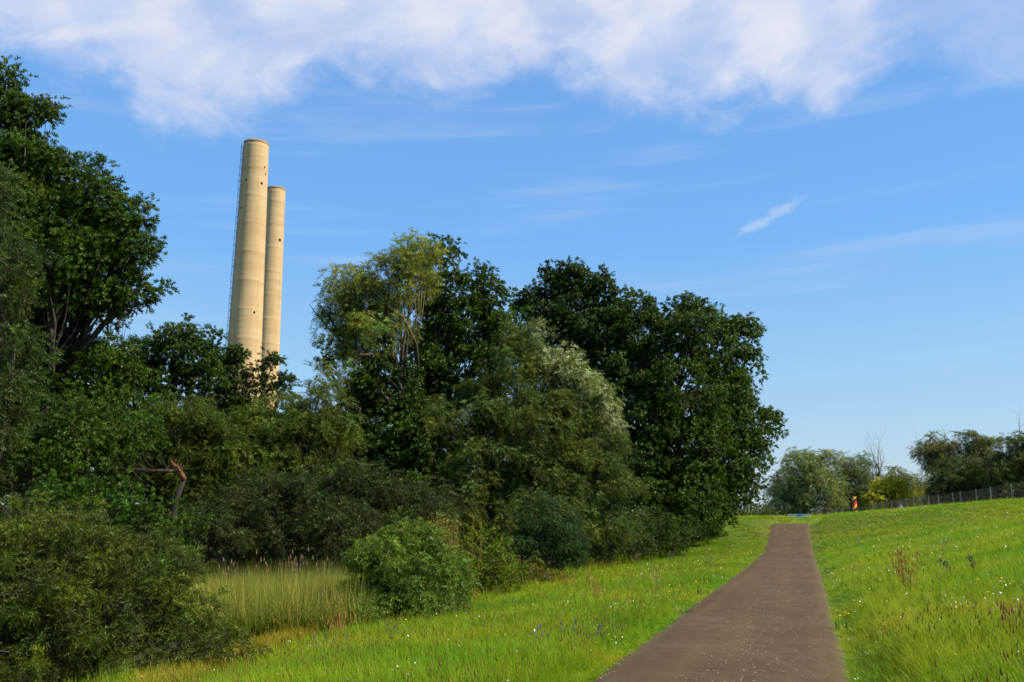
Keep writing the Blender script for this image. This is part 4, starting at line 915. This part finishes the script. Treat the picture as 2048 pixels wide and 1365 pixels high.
# clumps of yellow ragwort: countable
def plant(name, label, cat, px, py, Y, hgt, n, mats, head, spread=.12, group=None, broadleaf=True):
    q = P(px, py, Y); z0 = h1(q[0], q[1]); t = blade_mesh('stalks', n, hgt, .008, 0, .25, mats, head, base_r=spread)
    root = empty(name, (q[0], q[1], z0), label, cat, group)
    o = bpy.data.objects.new('stalks', t.data); col.objects.link(o); o.parent = root; o['kind'] = 'stuff'
    if broadleaf:
        b2 = blade_mesh('leaves', 14, hgt * .5, .035, 0, .8, [mats[0]], None, base_r=spread); o2 = bpy.data.objects.new('leaves', b2.data); col.objects.link(o2); o2.parent = root
def ground_Y(px, py):
    """distance at which the sight line meets the ground"""
    Ys = np.geomspace(6, 140, 400); pts = np.array([P(px, py, y) for y in Ys]); d = pts[:, 2] - H(pts[:, :2])
    i = np.argmax(d < 0); return float(Ys[i]) if d.min() < 0 else 60.0
for px, py, n, lab in ((1693, 1262, 12, 'yellow flower clump closest to the right edge of the path'), (2000, 1215, 12, 'yellow flower clump on the right bank near the photo edge'),
                       (1340, 1205, 9, 'yellow flowers in the left meadow, the larger of two near the path'), (1404, 1190, 7, 'yellow flowers right beside the left path edge'),
                       (1362, 1230, 8, 'low orange-yellow flowers spilling over the left path edge'), (1985, 1200, 6, 'small yellow flowers above the right bank clump')):
    plant('ragwort', lab, 'flower', px, py, ground_Y(px, py), .38, n, [STEM, PETY], ('disc', .019, 1), .17)
for k, (px, py, h_, n, lab) in enumerate(((1818, 1190, .75, 11, 'tall reddish dock plant in the middle of the right bank'), (1800, 1165, .7, 6, 'thin reddish dock stalks behind the tall dock on the right bank'),
      (2042, 1295, .42, 7, 'rust-red dock at the right edge of the photo'), (1317, 1190, .7, 5, 'tall tan stalk in the left meadow beside the yellow flowers'), (1885, 1125, .6, 4, 'pale tan stalk high on the right bank'),
      (675, 1295, .55, 7, 'rusty seed spikes at the shaded bush corner, lower left'), (1135, 1185, .6, 7, 'rust-brown dock in the left meadow below the brambles'), (1198, 1205, .5, 6, 'orange-brown dock left of centre in the meadow'), (1175, 1180, .6, 4, 'thin rusty stalk between the docks of the left meadow'),
      (1708, 1160, .45, 4, 'straw-coloured seed head near the right path edge'))):
    mt = [STEM, TANS if 'tan' in lab or 'straw' in lab else PETR]
    plant('dock_plant', lab, 'plant', px, py, ground_Y(px, py), h_, n * 4, [mt[1], mt[1]], ('spike', .075, 1), .17, broadleaf=False)
BRN = flatcol('withered_brown', (.06, .03, .015))
for px, py, a_, lab in ((1908, 1160, .6, 'dark brown withered stalk leaning on the right bank'), (1952, 1156, .25, 'small dark brown seed stalk right of the leaning withered one')):
    Yg = ground_Y(px, py + 6); q = P(px, py + 6, Yg); z0 = h1(q[0], q[1]); root = empty('withered_stalk', (q[0], q[1], z0), lab, 'plant'); mb = MB()
    mb.tube([(q[0], q[1], z0), (q[0] - .1 * a_, q[1], z0 + .25), (q[0] - .42 * a_, q[1], z0 + .45)], [.008, .012, .008], 6)
    for j_ in range(26):
        t = rng.random(); c = np.array((q[0] - .1 * a_ - .3 * a_ * t, q[1], z0 + .27 + .2 * t)) + rng.normal(size=3) * .02; mb.tube([c, c + rng.normal(size=3) * .035], [.010, .003], 4)
    mb.build('stalk', BRN, root)
WEEDS = flatcol('withered_stem', (.14, .09, .02))
# goldenrod-like brown and yellow stalks behind the round willow bush
for px, py, Y, lab in ((868, 1150, 26.3, 'tall brown and yellow withering stalks rising behind the round willow bush'), (900, 1140, 27, 'yellow-green tall stalks between the two bushes')):
    q = P(px, py, Y); z0 = h1(q[0], q[1]); root = empty('tall_weeds', (q[0], q[1], z0), lab, 'plant')
    mb = MB(); Cc = []
    for j_ in range(26):
        a = np.array((q[0] + rng.normal() * .35, q[1] + rng.normal() * .3, z0)); t = a + np.array((rng.normal() * .12, rng.normal() * .1, rng.uniform(1.7, 2.6)))
        mb.tube(bent(a, t, wob=.05, n=3), [.012, .010, .008, .004], 4)
        for s_ in np.linspace(.35, 1, 9): Cc.append(a + (t - a) * s_)
    mb.build('stems', WEEDS, root); V, c_ = leaves(np.array(Cc), 7, .14, .10, .22, (.17, .15, .015), 'willow', .4, .3); leaf_object('leaves', V, c_, OAKM, root)
# reeds
reed = [blade_mesh('reed_tuft', 9, 1.2, .020, 0, .7, [REEDM], None, 4, .14), blade_mesh('reed_tuft', 7, .95, .026, 0, 1.1, [REEDM], None, 4, .14), blade_mesh('reed_tuft', 8, 1.4, .009, 0, .10, [REEDM], None, 3, .16)]
n = 5200; px = rng.uniform(370, 730, n); Yv = rng.uniform(19.3, 29, n); xy = np.array([P(a, 1200, b_)[:2] for a, b_ in zip(px, Yv)]); z = H(xy)
left_lim = np.interp(Yv, [19, 24, 29], [470, 400, 370]); k = px > left_lim; xy = xy[k]; z = z[k]
scatter('reeds', 'bed of pale green and straw reeds in the hollow between the bushes', 'reeds', np.c_[xy, z], np.ones((len(xy), 3)) * rng.uniform(.6, 1.1, (len(xy), 1)), reed, .1)
PLUME = flatcol('reed_plume', (.15, .08, .04))
plume = [blade_mesh('reed_plume', 3, 1.75, .010, 0, .15, [REEDM, PLUME], ('spike', .15, 1), 3, .2)]
px = np.r_[rng.normal(600, 14, 8), rng.normal(560, 12, 4), rng.uniform(430, 700, 9)]; xy = np.array([P(a, 1200, rng.uniform(25, 28.5))[:2] for a in px])
scatter('reed_plumes', 'brown feathery reed plumes sticking up at the back of the reed bed', 'reeds', np.c_[xy, H(xy)], np.ones((len(xy), 3)) * rng.uniform(.75, 1.0, (len(xy), 1)), plume, .06)
# rough tall growth along the foot of the bushes
rough = [blade_mesh('rough_tuft', 12, .55, .016, 0, .6, [GRM]), blade_mesh('rough_tuft', 9, .45, .03, 0, .7, [GRM]), blade_mesh('rough_tuft', 6, .6, .006, 0, .3, [DRYM], ('spike', .06, 0))]
xy = sample(60000, 11, 66, .5, -.5, .35); S, _ = path_near(xy); k = (S < -7.4) & (S > -11.5) & (rng.random(len(xy)) < .4) & (xy[:, 1] > 25); xy = xy[k]
scatter('rough_grass', 'taller rough grass and weeds along the foot of the bushes', 'grass', np.c_[xy, H(xy)], rng.uniform(.5, 1.05, (len(xy), 1)) * np.ones((1, 3)), rough)
gold = [blade_mesh('sedge_tuft', 18, .42, .010, 0, .8, [stuffmat('golden_sedge', [(0, (.20, .20, .015)), (1, (.34, .24, .02))])])]
px = rng.uniform(285, 640, 900); py = 1365 - 30 * rng.random(900); xy = np.array([P(a, 1200, b_)[:2] for a, b_ in zip(px, np.interp(px, [285, 400, 500, 640], [12.6, 13, 17, 19.5]) + rng.normal(size=900) * .5)])
scatter('golden_sedge', 'yellow-orange sedge tufts at the foot of the nearest willow bush', 'grass', np.c_[xy, H(xy)], rng.uniform(.5, 1.0, (len(xy), 1)) * np.ones((1, 3)), gold)

# ------------------------------------------------------------------ pale chips on the path
CH = flatcol('pale_chip', (.30, .235, .155)); V = []; Fc = []
def chip(x, y, z, s):
    n = 5; a0 = rng.uniform(0, 6.28); k0 = len(V); e = rng.uniform(.5, 1)
    for zz in (0, .006):
        for i in range(n): a = a0 + i * 6.283 / n; r = s * rng.uniform(.7, 1.1); V.append((x + r * math.cos(a), y + r * e * math.sin(a), z + zz))
    Fc.append(tuple(k0 + n + i for i in range(n)))
    for i in range(n): Fc.append((k0 + i, k0 + (i + 1) % n, k0 + n + (i + 1) % n, k0 + n + i))
tpos = rng.random(1500)
for t in tpos:
    i = int(np.interp(8 + 52 * t ** 1.7, path_c[:, 1], np.arange(len(path_c)))); m_ = rng.random()
    if m_ < .62: s = rng.normal() * .28 + .12
    elif m_ < .82: s = 1.15 - abs(rng.normal()) * .22
    else: s = -1.28 + abs(rng.normal()) * .06
    if abs(s) > 1.3: continue
    j = rng.uniform(-.08, .08); x = path_c[i, 0] + pnor[i, 0] * s + ptan[i, 0] * j; y = path_c[i, 1] + pnor[i, 1] * s + ptan[i, 1] * j
    chip(x, y, path_c[i, 2] + .012 * (1 - (s / 1.33) ** 2) + .002, rng.uniform(.006, .017) * (1.1 if m_ < .62 else .9))
me = bpy.data.meshes.new('path_litter'); me.from_pydata(V, [], Fc); me.materials.append(CH); me.update()
tag(link('path_litter', me), 'pale chips and fallen petals strewn along the middle of the path', 'litter', kind='stuff')

# ------------------------------------------------------------------ render settings
scene.render.engine = 'CYCLES'
scene.cycles.max_bounces = 6; scene.cycles.transmission_bounces = 4; scene.cycles.diffuse_bounces = 2
scene.cycles.transparent_max_bounces = 8
scene.render.film_transparent = False
